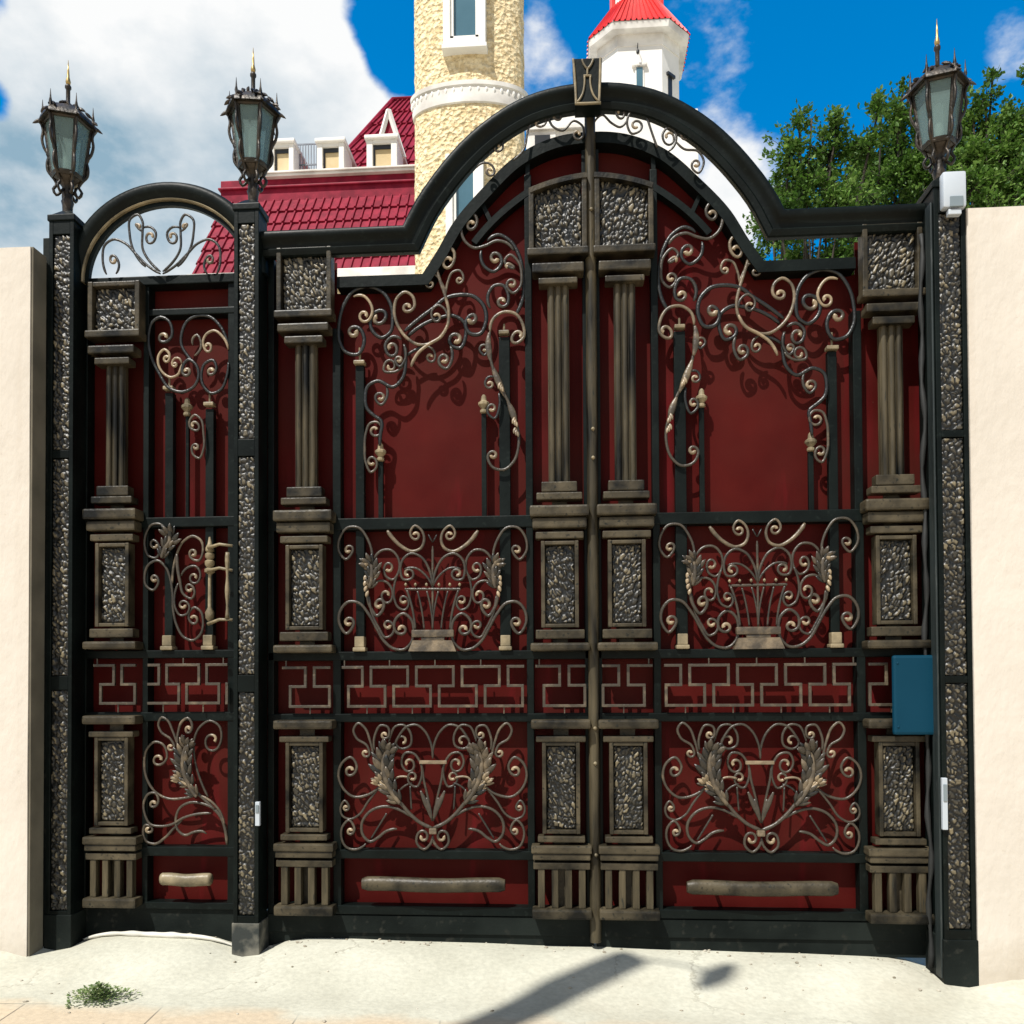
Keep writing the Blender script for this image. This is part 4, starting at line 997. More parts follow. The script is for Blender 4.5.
# ------------------------------------------------------------------ boundary walls
def make_wall(name, x0, x1, Y0, Y1, ztop, label, seed):
    m = MB(); n = 40; nz = 30
    vs = []; fs = []
    rnd = lambda x, z: .004*noise.noise(Vector((x*2, seed, z*2)))+.002*noise.noise(Vector((x*9, seed, z*9)))
    for i in range(n+1):
        for j in range(nz+1):
            x = x0+(x1-x0)*(i/n)**(1 if x0 > 0 else 1); z = -.4+(ztop+.4)*j/nz
            if j == nz: z += .006*noise.noise(Vector((x*14, 3, 0)))
            vs.append((x, Y0+rnd(x, z), z))
    k = len(vs)
    for i in range(n):
        for j in range(nz): a = i*(nz+1)+j; fs.append((a, a+nz+1, a+nz+2, a+1))
    vs2 = [(v[0], Y1, v[2]) for v in vs]; 
    m.add(vs+vs2, fs+[tuple(q+k for q in f[::-1]) for f in fs]+[(i*(nz+1)+nz, (i+1)*(nz+1)+nz, k+(i+1)*(nz+1)+nz, k+i*(nz+1)+nz) for i in range(n)]+[(j+1, j, k+j, k+j+1) for j in range(nz)]+[(n*(nz+1)+j, n*(nz+1)+j+1, k+n*(nz+1)+j+1, k+n*(nz+1)+j) for j in range(nz)])
    return tag(m.build(name, 'wall', None), label, 'wall')
Yw = -.255
wallL = make_wall('boundary_wall', W(28.5, 600, Yw).x-5, W(28.5, 600, Yw).x, Yw, -.13, W(14, 247.5, Yw).z, 'cream plastered wall left of the gates with a shaded end face', 1)
Yw2 = -.205
make_wall('boundary_wall', pr1+.004, pr1+5, Yw2, -.02, W(995, 207, Yw2).z, 'cream plastered wall to the right of the double gate, taller in view', 2)
M['end_shade'] = noise_mat('shaded_end_brown', (.10, .09, .065), (.17, .15, .11), 4, rough=.9, bump=.3)  # shade of the wall end put into a brown darker than the plaster
m = MB(); m.box(W(28.5, 600, Yw).x-.01, W(28.5, 600, Yw).x+.012, Yw+.006, -.136, -.2, W(14, 247.5, Yw).z+.004, .004); m.build('end_shade_slab', 'end_shade', wallL)  # thin dark slab laid over the end face to deepen its shade
m = MB(); m.box(W(28.5, 600, Yw).x-.02, pl0+.01, -.12, .0, -.2, W(40, 250, 0).z, .004); o = m.build('wall_filler', 'iron_dusty', pL)

# ------------------------------------------------------------------ ground
def gz(x, y):
    z = -.02-.017*max(-4, min(4, x))
    if y < .4:
        t = min(1, max(0, (y+.62)/.56)); r = .085*t*t*(3-2*t)
        for px_ in (pl0+.05, pm0+.06, pr0+.08): r *= 1-.75*math.exp(-((x-px_)/.17)**2)
        z += r+.004*noise.noise(Vector((x*3, y*3, 0)))
    else: z += .085
    return z
gx = [-900, -300, -120, -60, -30, -15, -8]+[-6+.1*i for i in range(121)]+[8, 15, 30, 60, 120, 300, 900]
gy = [-900, -300, -100, -40, -20, -10]+[-7+.25*i for i in range(24)]+[-1+.04*i for i in range(40)]+[.7, 1.5, 3, 6, 12, 25, 50, 100, 300, 900]
vs = [(x, y, gz(x, y)) for x in gx for y in gy]; ny = len(gy)
fs = [(i*ny+j, (i+1)*ny+j, (i+1)*ny+j+1, i*ny+j+1) for i in range(len(gx)-1) for j in range(ny-1)]
def ground_mat():
    m, nt, b = newmat('pavement'); L = nt.links.new
    tc = N(nt, 'ShaderNodeTexCoord'); sp = N(nt, 'ShaderNodeSeparateXYZ'); L(tc.outputs['Object'], sp.inputs[0])
    nz = N(nt, 'ShaderNodeTexNoise'); nz.inputs['Scale'].default_value = 2.2; nz.inputs['Detail'].default_value = 6; L(tc.outputs['Object'], nz.inputs['Vector'])
    # concrete apron
    rc = N(nt, 'ShaderNodeValToRGB'); e = rc.color_ramp.elements; e[0].position = .35; e[0].color = (.44, .43, .35, 1); e[1].position = .65; e[1].color = (.53, .52, .43, 1)
    L(nz.outputs['Fac'], rc.inputs[0])
    # slabs
    mp = N(nt, 'ShaderNodeMapping'); mp.inputs['Rotation'].default_value = (0, 0, R(-4)); L(tc.outputs['Object'], mp.inputs[0])
    br = N(nt, 'ShaderNodeTexBrick'); br.inputs['Scale'].default_value = 1; br.inputs['Brick Width'].default_value = .62; br.inputs['Row Height'].default_value = .31; br.inputs['Mortar Size'].default_value = .004
    br.inputs['Color1'].default_value = (.54, .44, .31, 1); br.inputs['Color2'].default_value = (.5, .415, .3, 1); br.inputs['Mortar'].default_value = (.2, .17, .13, 1)
    L(mp.outputs[0], br.inputs['Vector'])
    # boundary
    ad = N(nt, 'ShaderNodeMath', operation='MULTIPLY_ADD'); ad.inputs[1].default_value = .5; L(nz.outputs['Fac'], ad.inputs[0]); L(sp.outputs['Y'], ad.inputs[2])
    mr = N(nt, 'ShaderNodeMapRange'); mr.inputs[1].default_value = -.62; mr.inputs[2].default_value = -.5; L(ad.outputs[0], mr.inputs[0])
    mx = N(nt, 'ShaderNodeMixRGB'); L(mr.outputs[0], mx.inputs[0]); L(br.outputs['Color'], mx.inputs[1]); L(rc.outputs[0], mx.inputs[2])
    n2 = N(nt, 'ShaderNodeTexNoise'); n2.inputs['Scale'].default_value = 40; n2.inputs['Detail'].default_value = 6; L(tc.outputs['Object'], n2.inputs['Vector'])
    r2 = N(nt, 'ShaderNodeMapRange'); r2.inputs[1].default_value = .3; r2.inputs[2].default_value = .7; r2.inputs[3].default_value = .88; r2.inputs[4].default_value = 1.05; L(n2.outputs['Fac'], r2.inputs[0])
    mu = N(nt, 'ShaderNodeMixRGB', blend_type='MULTIPLY'); mu.inputs[0].default_value = 1; L(mx.outputs[0], mu.inputs[1]); L(r2.outputs[0], mu.inputs[2])
    # grit specks and stains
    n3 = N(nt, 'ShaderNodeTexNoise'); n3.inputs['Scale'].default_value = 75; n3.inputs['Detail'].default_value = 2; L(tc.outputs['Object'], n3.inputs['Vector'])
    r3 = N(nt, 'ShaderNodeMapRange'); r3.inputs[1].default_value = .73; r3.inputs[2].default_value = .8; r3.inputs[3].default_value = 0; r3.inputs[4].default_value = .5; L(n3.outputs['Fac'], r3.inputs[0])
    m3 = N(nt, 'ShaderNodeMixRGB'); m3.inputs[2].default_value = (.1, .085, .06, 1); L(r3.outputs[0], m3.inputs[0]); L(mu.outputs[0], m3.inputs[1])
    vc = N(nt, 'ShaderNodeTexVoronoi', feature='DISTANCE_TO_EDGE'); vc.inputs['Scale'].default_value = .9
    dn = N(nt, 'ShaderNodeVectorMath', operation='MULTIPLY_ADD'); dn.inputs[1].default_value = (.06, .06, .06); L(n2.outputs['Color'], dn.inputs[0]); L(tc.outputs['Object'], dn.inputs[2]); L(dn.outputs[0], vc.inputs['Vector'])
    r4 = N(nt, 'ShaderNodeMapRange'); r4.inputs[1].default_value = .002; r4.inputs[2].default_value = .007; r4.inputs[3].default_value = .35; r4.inputs[4].default_value = 0; L(vc.outputs['Distance'], r4.inputs[0])
    r5 = N(nt, 'ShaderNodeMapRange'); r5.inputs[1].default_value = .5; r5.inputs[2].default_value = .6; L(nz.outputs['Fac'], r5.inputs[0])
    m5 = N(nt, 'ShaderNodeMath', operation='MULTIPLY'); L(r4.outputs[0], m5.inputs[0]); L(r5.outputs[0], m5.inputs[1])
    m4 = N(nt, 'ShaderNodeMixRGB'); m4.inputs[2].default_value = (.16, .14, .1, 1); L(m5.outputs[0], m4.inputs[0]); L(m3.outputs[0], m4.inputs[1])
    n6 = N(nt, 'ShaderNodeTexNoise'); n6.inputs['Scale'].default_value = .9; n6.inputs['Detail'].default_value = 7; n6.inputs['Roughness'].default_value = .65; L(tc.outputs['Object'], n6.inputs['Vector'])
    r6 = N(nt, 'ShaderNodeMapRange'); r6.inputs[1].default_value = .52; r6.inputs[2].default_value = .72; r6.inputs[4].default_value = .25; L(n6.outputs['Fac'], r6.inputs[0])
    m6 = N(nt, 'ShaderNodeMixRGB'); m6.inputs[2].default_value = (.33, .27, .19, 1); L(r6.outputs[0], m6.inputs[0]); L(m4.outputs[0], m6.inputs[1])
    L(m6.outputs[0], b.inputs['Base Color']); b.inputs['Roughness'].default_value = .85; b.inputs['Specular IOR Level'].default_value = .2
    bp = N(nt, 'ShaderNodeBump'); bp.inputs['Strength'].default_value = .3; bp.inputs['Distance'].default_value = .01; L(n2.outputs['Fac'], bp.inputs['Height']); L(bp.outputs[0], b.inputs['Normal'])
    return m
g = MB(); g.add(vs, fs); go = g.build('pavement', ground_mat(), None, smooth=True); go['kind'] = 'structure'
# pebbles of mortar at the foot of the gates
def gpt(px, py):
    d = ray(px, py); 
    t = (H+.02)/(-d.z)
    for _ in range(6):
        p = Vector((d.x*t, d.y*t-D, H+d.z*t)); t *= (H-gz(p.x, p.y))/(H-p.z)
    return Vector((d.x*t, d.y*t-D, H+d.z*t))
m = MB(); random.seed(3)
for i in range(170):
    x = random.uniform(-2.7, 1.85); y = random.choice([random.gauss(-.02, .03), random.uniform(-1.4, -.05)]); s_ = random.uniform(.004, .013)
    m.blob((x, y, gz(x, y)+s_*.2), (random.uniform(-1, 1), random.uniform(-1, 1), .1), s_*2, s_*1.5, s_, pat=.5, n=6, m=4, up=(0, 0, 1))
M['grit'] = noise_mat('grit', (.2, .17, .12), (.5, .46, .38), 20, rough=.9)
o = m.build('grit', 'grit', None); o['kind'] = 'stuff'; o['label'] = 'crumbs of mortar and grit lying on the pavement at the gate foot'; o['category'] = 'grit'
# mortar lip under the narrow gate
m = MB(); vs = []; pr = []
n = 70
for i in range(n+1):
    x = pl1+.02+(pm0-pl1-.04)*i/n; hgt = .006+.009*math.sin(math.pi*i/n)+.006*noise.noise(Vector((x*14, 0, 0))); y = -.045-.02*math.sin(math.pi*i/n)
    pr.append((x, y, hgt))
m.tube([(a, b, gz(a, b)+.012) for a, b, c in pr], [c for a, b, c in pr], 8)
M['mortar'] = noise_mat('mortar', (.5, .48, .42), (.66, .63, .56), 6, rough=.9, bump=.4)
o = m.build('mortar_lip', 'mortar', None, smooth=True); o['kind'] = 'structure'
# weed
random.seed(9)
wp = gpt(99, 1000); m = MB()
for i in range(900):
    a = random.uniform(0, 6.283); rr = abs(random.gauss(0, .55)); rr = min(rr, 1)
    x = wp.x+.14*rr*math.cos(a)*(1+.25*math.sin(a*3)); y = wp.y+.12*rr*math.sin(a)*(1+.3*math.sin(a*2+1)); zz = gz(x, y)+random.uniform(.003, .07)*(1.1-rr)+.003
    d = Vector((math.cos(a)+random.uniform(-.6, .6), math.sin(a)+random.uniform(-.6, .6), random.uniform(.0, .8))).normalized()
    sd = d.cross(Vector((random.uniform(-.3, .3), random.uniform(-.3, .3), 1))).normalized(); l = random.uniform(.01, .02); w = l*.36
    c = Vector((x, y, zz)); v = random.uniform(.1, 1)
    m.add([c, c+d*l*.5+sd*w, c+d*l, c+d*l*.5-sd*w], [(0, 1, 2, 3)], [v]*4)
wd = thing('weed', (wp.x, wp.y, gz(wp.x, wp.y)), 'low green weed growing from the pavement in front of the narrow gate', 'weed')
m.build('foliage', 'weed', wd)
m = MB()
for i in range(26):
    a = random.uniform(0, 6.283); rr = random.uniform(.5, 1.15)
    e = Vector((wp.x+.12*rr*math.cos(a), wp.y+.085*rr*math.sin(a), 0)); e.z = gz(e.x, e.y)+.01
    m.tube([Vector((wp.x, wp.y, gz(wp.x, wp.y))), (Vector((wp.x, wp.y, gz(wp.x, wp.y)))+e)/2+Vector((0, 0, .015)), e], [.002, .0015, .001], 5, [.4]*3)
m.build('stem', 'weed', wd)

# ------------------------------------------------------------------ round stucco tower
def make_round_tower():
    Yc = 15.2; OV = .46
    a, b = W(414, 90, Yc), W(525, 90, Yc); cx = (a.x+b.x)/2; r = (b.x-a.x)/2*.985
    root = thing('round_tower', (cx, Yc, 0), 'tall round cream stucco tower with white framed windows behind the left gate leaf', 'tower')
    m = MB(); n = 96; nz = 150; vs = []; fs = []; top = 24
    for j in range(nz+1):
        z = 6.5+(top-6.5)*j/nz if j > 0 else 0
        for i in range(n):
            an = 2*math.pi*i/n; p = Vector((math.cos(an)*r, math.sin(an)*r, z))
            rr = r+.02*noise.noise(p*5.2)+.014*noise.noise(p*11)
            vs.append((cx+rr*math.cos(an), Yc+rr*OV*math.sin(an), z))
    for j in range(nz):
        for i in range(n): fs.append((j*n+i, j*n+(i+1) % n, (j+1)*n+(i+1) % n, (j+1)*n+i))
    fs.append(tuple(nz*n+i for i in range(n))); m.add(vs, fs); m.build('tower_wall', 'stucco', root, smooth=True)
    m = MB(); m.lathe((cx, Yc, 0), [(r*.9, 23.95), (r*1.2, 24), (r*1.2, 24.4), (r*.9, 24.5)], 40); m.build('parapet', 'white', root)
    Yn = Yc-r*OV
    zb, zt = W(469, 103, Yn).z, W(469, 81, Yn).z
    m = MB(); h = zt-zb
    m.lathe((cx, Yc, zb), [(r*.98, 0), (r*1.03, .02), (r*1.045, h*.3), (r*1.03, h*.45), (r*1.03, h*.72), (r*1.075, h*.78), (r*1.08, h*.97), (r*.98, h)], 72); m.v = [(a, Yc+(b-Yc)*(OV+.02), c) for a, b, c in m.v]; bo = m.build('string_course', 'white_dirty', root, smooth=R(30))
    for i in range(22):
        an = -math.pi/2+(i-10.5)*.14; c = Vector((cx+math.cos(an)*r*1.045, Yc+math.sin(an)*r*1.05*OV, zb+h*.6))
        m = MB(); m.blob(c, (0, 0, 1), h*.34, .075, .07, n=6); m.build('dentil', 'white', bo)
    def win(px0, py0, px1, py1, fr, yo=.0):
        Yw_ = Yn+yo-.2
        a, b = W(px0, py1, Yw_), W(px1, py0, Yw_)
        f = MB(); f.box(a.x, a.x+fr, Yw_, Yw_+.3, a.z, b.z, .01); f.box(b.x-fr, b.x, Yw_, Yw_+.3, a.z, b.z, .01); f.box(a.x+fr, b.x-fr, Yw_+.002, Yw_+.3, a.z, a.z+fr*1.1, .01); f.box(a.x+fr, b.x-fr, Yw_+.002, Yw_+.3, b.z-fr, b.z, .01)
        f.box(a.x-.03, b.x+.03, Yw_-.03, Yw_+.25, a.z-.07, a.z+.02, .01)
        i2 = fr*.45
        f.box(a.x+fr, a.x+fr+i2, Yw_+.05, Yw_+.25, a.z+fr, b.z-fr); f.box(b.x-fr-i2, b.x-fr, Yw_+.05, Yw_+.25, a.z+fr, b.z-fr); f.box(a.x+fr, b.x-fr, Yw_+.05, Yw_+.25, a.z+fr, a.z+fr+i2*1.3)
        fo = f.build('window', 'white', root)
        p = MB(); p.box(a.x+fr, b.x-fr, Yw_+.13, Yw_+.16, a.z+fr, b.z-fr); p.build('pane', 'window', fo)
    win(443, -60, 485, 46, .16); win(446, 152, 483, 330, .16)
    return root
make_round_tower()

# ------------------------------------------------------------------ seam-metal roofs
def seam_roof(m, A, B, C, Dd, n, h=.035, rows=0):
    """A,B along the eave (left,right), Dd,C along the top; n pans with raised ribs, rows of stepped tiles"""
    A, B, C, Dd = map(Vector, (A, B, C, Dd)); nn = (B-A).cross(Dd-A).normalized()
    if nn.y > 0 or (abs(nn.y) < .2 and nn.z < 0): nn = -nn
    if nn.z < 0: nn = -nn
    R_ = max(1, rows); prof = [(0, 0), (.12, 0), (.2, 1), (.36, 1), (.44, 0)]
    us = [(i+p)/n for i in range(n) for p, _ in prof]+[1.0]; hs = [q for i in range(n) for _, q in prof]+[0]
    for k in range(R_):
        v0, v1 = k/R_, (k+1)/R_; vs = []; fs = []
        for u, hh in zip(us, hs):
            e = A.lerp(B, u); t = Dd.lerp(C, u)
            vs.append(e.lerp(t, v0)+nn*(h*hh+(.05 if rows else 0))); vs.append(e.lerp(t, v1)+nn*h*hh)
        for i in range(len(us)-1): fs.append((2*i, 2*i+2, 2*i+3, 2*i+1))
        if rows:
            o = len(vs); 
            for u, hh in zip(us, hs): vs.append(A.lerp(B, u).lerp(Dd.lerp(C, u), v0)+nn*(h*hh-.01))
            for i in range(len(us)-1): fs.append((o+i, o+i+1, 2*i+2, 2*i))
        m.add(vs, fs)

def make_house():
    Y0 = 17.5
    root = thing('mansard_house', W(320, 560, Y0)*1.0, 'house with crimson metal mansard roof and white dormers beside the round stucco tower', 'house')
    root.location.z = 0; ROOT[root.name] = root.location.copy()
    Ye, Yt = Y0, Y0+1.3
    E0, E1 = W(190, 272, Ye), W(450, 272, Ye); ze = (W(375, 270, Ye)).z; zt = W(320, 199, Yt).z
    xl_e = W(192, 250, Ye).x; xl_t = W(222, 200, Yt).x; xr = W(470, 240, Ye).x
    m = MB(); seam_roof(m, (xl_e, Ye, ze), (xr, Ye, ze), (xr, Yt, zt), (xl_t, Yt, zt), 30, .05, 6)
    seam_roof(m, (xl_e, Ye+9, ze), (xl_e, Ye, ze), (xl_t, Yt, zt), (xl_t, Yt+7, zt), 24, .05, 6)
    m.build('lower_roof', 'roof_red', root)
    g_ = MB(); zg = W(375, 280, Ye).z; g_.box(xl_e-.1, xr, Ye-.14, Ye+.1, zg, ze+.02, .03); g_.box(xl_e-.1, xl_e+.1, Ye+.1, Ye+9, zg, ze+.02, .03); g_.build('gutter', 'white_dirty', root)
    w = MB(); w.box(xl_e+.25, xr, Ye+.3, Ye+9, 0, zg+.01); w.build('wall', 'stucco', root)
    # fascia and white ledge
    zf1 = W(320, 176, Yt).z
    f = MB(); f.box(xl_t-.05, xr, Yt+.02, Yt+.3, zt-.1, zf1, .02); f.box(xl_t-.1, xr, Yt-.06, Yt+.4, zt+.36, zt+.42, .02); f.build('fascia', 'roof_red', root)
    xa = W(272, 170, Yt).x
    l = MB(); zl = W(340, 171, Yt).z; l.box(xa-.25, xr, Yt-.12, Yt+.35, zf1-.02, zl-.06, .02); l.box(xa-.3, xr, Yt-.16, Yt+.4, zl-.06, zl, .02); l.build('cornice', 'white_dirty', root)
    dk = MB(); dk.box(xl_t, xr, Yt+.3, Yt+8.5, zt, zl-.08); dk.build('roof_deck', 'roof_red', root)
    # dormers
    for px0, px1, py0 in ((269, 293.5, 143), (317, 344, 142), (366.5, 397, 138.5)):
        Yd = Yt+.1; a, b = W(px0, 170, Yd), W(px1, py0, Yd); t = (b.x-a.x)*.2
        d = MB(); d.box(a.x, a.x+t, Yd, Yd+.9, zl, b.z, .02); d.box(b.x-t, b.x, Yd, Yd+.9, zl, b.z, .02); d.box(a.x+t, b.x-t, Yd+.01, Yd+.9, b.z-.1, b.z-.001); d.box(a.x-.05, b.x+.05, Yd-.08, Yd+1.4, b.z, b.z+.11, .03)
        do = d.build('dormer', 'white', root)
        p = MB(); p.box(a.x+t, b.x-t, Yd+.12, Yd+.16, zl, b.z-.1); p.build('pane', 'cream_pane', do)
        p = MB(); p.box(a.x+t, b.x-t, Yd+.09, Yd+.115, b.z-.22, b.z-.1); p.box(a.x+t, a.x+t+.05, Yd+.09, Yd+.116, zl, b.z-.22); p.build('blind', 'dark_pane', do)
    # railing between the dormers
    Yr = Yt+.6; ra = MB(); x0, x1 = W(293, 150, Yr).x, W(318, 150, Yr).x; zr0, zr1 = zl, W(305, 144, Yr).z
    for z in (zr1, (zr0+zr1)/2): ra.box(x0, x1, Yr, Yr+.03, z-.02, z+.02)
    for i in range(9): x = x0+(x1-x0)*(i+.5)/9; ra.box(x-.012, x+.012, Yr+.003, Yr+.027, zr0, zr1-.02)
    ra.build('railing', 'railing', root)
    # upper hipped roof
    Yu = Yt+1.1; Yk = Yt+4.2
    u = MB()
    e0 = W(309, 166, Yu); e0.z = zl; e1 = W(470, 166, Yu); e1.z = zl
    r0, r1 = W(393, 101, Yk), W(470, 101, Yk); r1.z = r0.z
    seam_roof(u, e0, e1, r1, r0, 17, .05, 7)
    bk = Vector((e0.x, Yu+6.4, zl)); seam_roof(u, bk, e0, r0+Vector((0, .02, 0)), r0, 12, .05, 7)
    seam_roof(u, (e0.x, Yu+6.4, zl), (e1.x, Yu+6.4, zl), r1, r0, 17, .05, 7)
    u.build('upper_roof', 'roof_red', root)
    cp = MB(); cp.tube([e0+Vector((0, -.03, .04)), r0+Vector((0, 0, .06)), r1+Vector((0, 0, .06))], .07, 8); cp.build('ridge_cap', 'roof_red', root)
    # little white-edged gable
    Yg = Yt+.9; apex = W(388.5, 110, Yg); l0 = W(380, 140, Yg); l1 = W(404, 158, Yg)
    gb = MB()
    for q in (l0, l1):
        dr = (q-apex); gb.tube([apex, q], .075, 4)
    go_ = gb.build('gable', 'white', root)
    tr = MB(); tr.add([apex+Vector((0, .06, -.12)), l0+Vector((.05, .06, 0)), Vector((l1.x-.1, Yg+.06, l0.z)), apex+Vector((0, 1.6, -.12)), l0+Vector((.05, 1.6, 0)), Vector((l1.x-.1, Yg+1.6, l0.z))], [(0, 1, 2), (0, 3, 4, 1), (0, 2, 5, 3)]); tr.build('gable_face', 'roof_red', go_)
    # balcony arch frame seen through the narrow gate's transom
    return root
make_house()

# ------------------------------------------------------------------ white octagonal tower with scarlet roof
def chamf(cx, cy, h, c): return [(cx-h+c, cy-h), (cx+h-c, cy-h), (cx+h, cy-h+c), (cx+h, cy+h-c), (cx+h-c, cy+h), (cx-h+c, cy+h), (cx-h, cy+h-c), (cx-h, cy-h+c)]
def prism(m, p0, z0, p1, z1, cap=True):
    n = len(p0); vs = [(a, b, z0) for a, b in p0]+[(a, b, z1) for a, b in p1]; fs = [(i, (i+1) % n, n+(i+1) % n, n+i) for i in range(n)]
    if cap: fs += [tuple(range(n))[::-1], tuple(range(n, 2*n))]
    m.add(vs, fs)
def make_church():
    Yn = 26.0; px = 1/(F/(Yn+D))
    cx = W(640, 60, Yn).x; h = 41*px; c = 19*px; cy = Yn+h
    root = thing('white_tower', (cx, cy, 0), 'white eight-sided tower with scarlet metal roof rising behind the arch keystone', 'tower')
    ze = W(640, 31, Yn).z
    ex = 10*px
    m = MB(); prism(m, chamf(cx, cy, h, c), 0, chamf(cx, cy, h, c), ze); m.build('tower_wall', 'white', root)
    m = MB(); prism(m, chamf(cx, cy, h*1.02, c), ze-.55, chamf(cx, cy, h*1.02, c), ze-.1); prism(m, chamf(cx, cy, h+ex*.9, c+ex*.35), ze-.12, chamf(cx, cy, h+ex, c+ex*.4), ze+.12); m.build('eave', 'white_dirty', root)
    m = MB(); p0 = chamf(cx, cy, h+ex*1.05, c+ex*.42); ht = 25*px; p1 = chamf(cx, cy, ht, ht*.46); zt = ze+.12+(h+ex-ht)*1.7
    for i in range(8):
        a, b = p0[i], p0[(i+1) % 8]; d, e = p1[i], p1[(i+1) % 8]
        w = ((a[0]-b[0])**2+(a[1]-b[1])**2)**.5
        seam_roof(m, (*a, ze+.125), (*b, ze+.125), (*e, zt), (*d, zt), max(3, int(w/.2)), .05)
    m.build('roof', 'roof_scarlet', root)
    m = MB(); prism(m, chamf(cx, cy, ht*.96, ht*.44), zt-.3, chamf(cx, cy, ht*.96, ht*.44), zt+3.2); lo = m.build('lantern_storey', 'white', root)
    m = MB()
    for (a, b) in chamf(cx, cy, ht*1.0, ht*.46): m.box(a-.07, a+.07, b-.07, b+.07, zt-.1, zt+3.1, .02)
    m.build('corner_post', 'roof_scarlet', lo)
    m = MB(); prism(m, chamf(cx, cy, ht*1.3, ht*.6), zt+3.2, chamf(cx, cy, .1, .05), zt+5.5); m.build('cap_roof', 'roof_scarlet', lo)
    # windows
    def win(x0, x1, z0, z1, y, hood=True):
        f = MB(); f.box(x0-.05, x1+.05, y-.04, y+.1, z0-.06, z1+.03, .01)
        if hood: f.box(x0-.16, x1+.16, y-.12, y+.1, z1+.03, z1+.13, .02)
        fo = f.build('window', 'white_dirty', root)
        p = MB(); p.box(x0, x1, y-.055, y+.05, z0, z1); p.build('pane', 'window', fo)
    a, b = W(636.5, 95, Yn), W(642.5, 68, Yn); win(a.x, b.x, a.z, b.z, Yn)
    a = W(608, 72, Yn+.3); m = MB(); yy = Yn+.02
    # slit on the right chamfer
    q = Vector((cx+h-c*.55, cy-h+c*.45, 0)); dn = Vector((1, -1, 0)).normalized(); dt = Vector((1, 1, 0)).normalized()
    m = MB(); z0, z1 = W(670, 112, Yn).z, W(670, 72, Yn).z
    pts = [q+dt*s*.11+dn*o for o in (.02, -.1) for s in (-1, 1)]
    m.hexa([(p.x, p.y, z0) for p in (pts[0], pts[1], pts[3], pts[2])], [(p.x, p.y, z1) for p in (pts[0], pts[1], pts[3], pts[2])]); m.build('slit_window', 'dark_pane', root)
    m = MB(); pts = [q+dt*s*.2+dn*o for o in (.1, -.1) for s in (-1, 1)]
    m.hexa([(p.x, p.y, z1+.02) for p in (pts[0], pts[1], pts[3], pts[2])], [(p.x, p.y, z1+.12) for p in (pts[0], pts[1], pts[3], pts[2])]); m.build('window_hood', 'dark_pane', root)
    m = MB(); s_ = W(638, 53, Yn-.3); m.lathe((s_.x, Yn-.25, s_.z), [(.03, 0), (.06, .05), (.06, .12), (.02, .17)], 10); m.tube([(s_.x, Yn, s_.z+.4), (s_.x, Yn-.25, s_.z+.4), (s_.x, Yn-.25, s_.z+.16)], .012, 6); m.build('wall_lamp', 'dark_pane', root)
    # broad nave block under the tower
    m = MB(); Yb_ = Yn-1.2; a, b = W(527, 300, Yb_), W(741, 300, Yb_); zb_ = W(620, 112, Yb_).z
    x_m = W(700, 300, Yb_).x
    m.box(a.x, x_m, Yb_, Yb_+6, 0, zb_, .04); nb = m.build('nave_wall', 'white', root)
    a, b = W(535, 160, Yb_), W(550, 136, Yb_); f = MB(); f.box(a.x-.2, b.x+.2, Yb_-.06, Yb_+.05, a.z, b.z+.2, .02); f.build('window_surround', 'white_dirty', nb)
    p = MB(); p.box(a.x, b.x, Yb_-.08, Yb_+.02, a.z, b.z); p.build('pane', 'dark_pane', nb)
    p = MB(); zc = W(560, 131, Yb_).z; p.box(W(527, 130, Yb_).x, W(590, 130, Yb_).x, Yb_-.15, Yb_-.002, zc, zc+.14, .02); p.build('ledge', 'white_dirty', nb)
    return root
make_church()

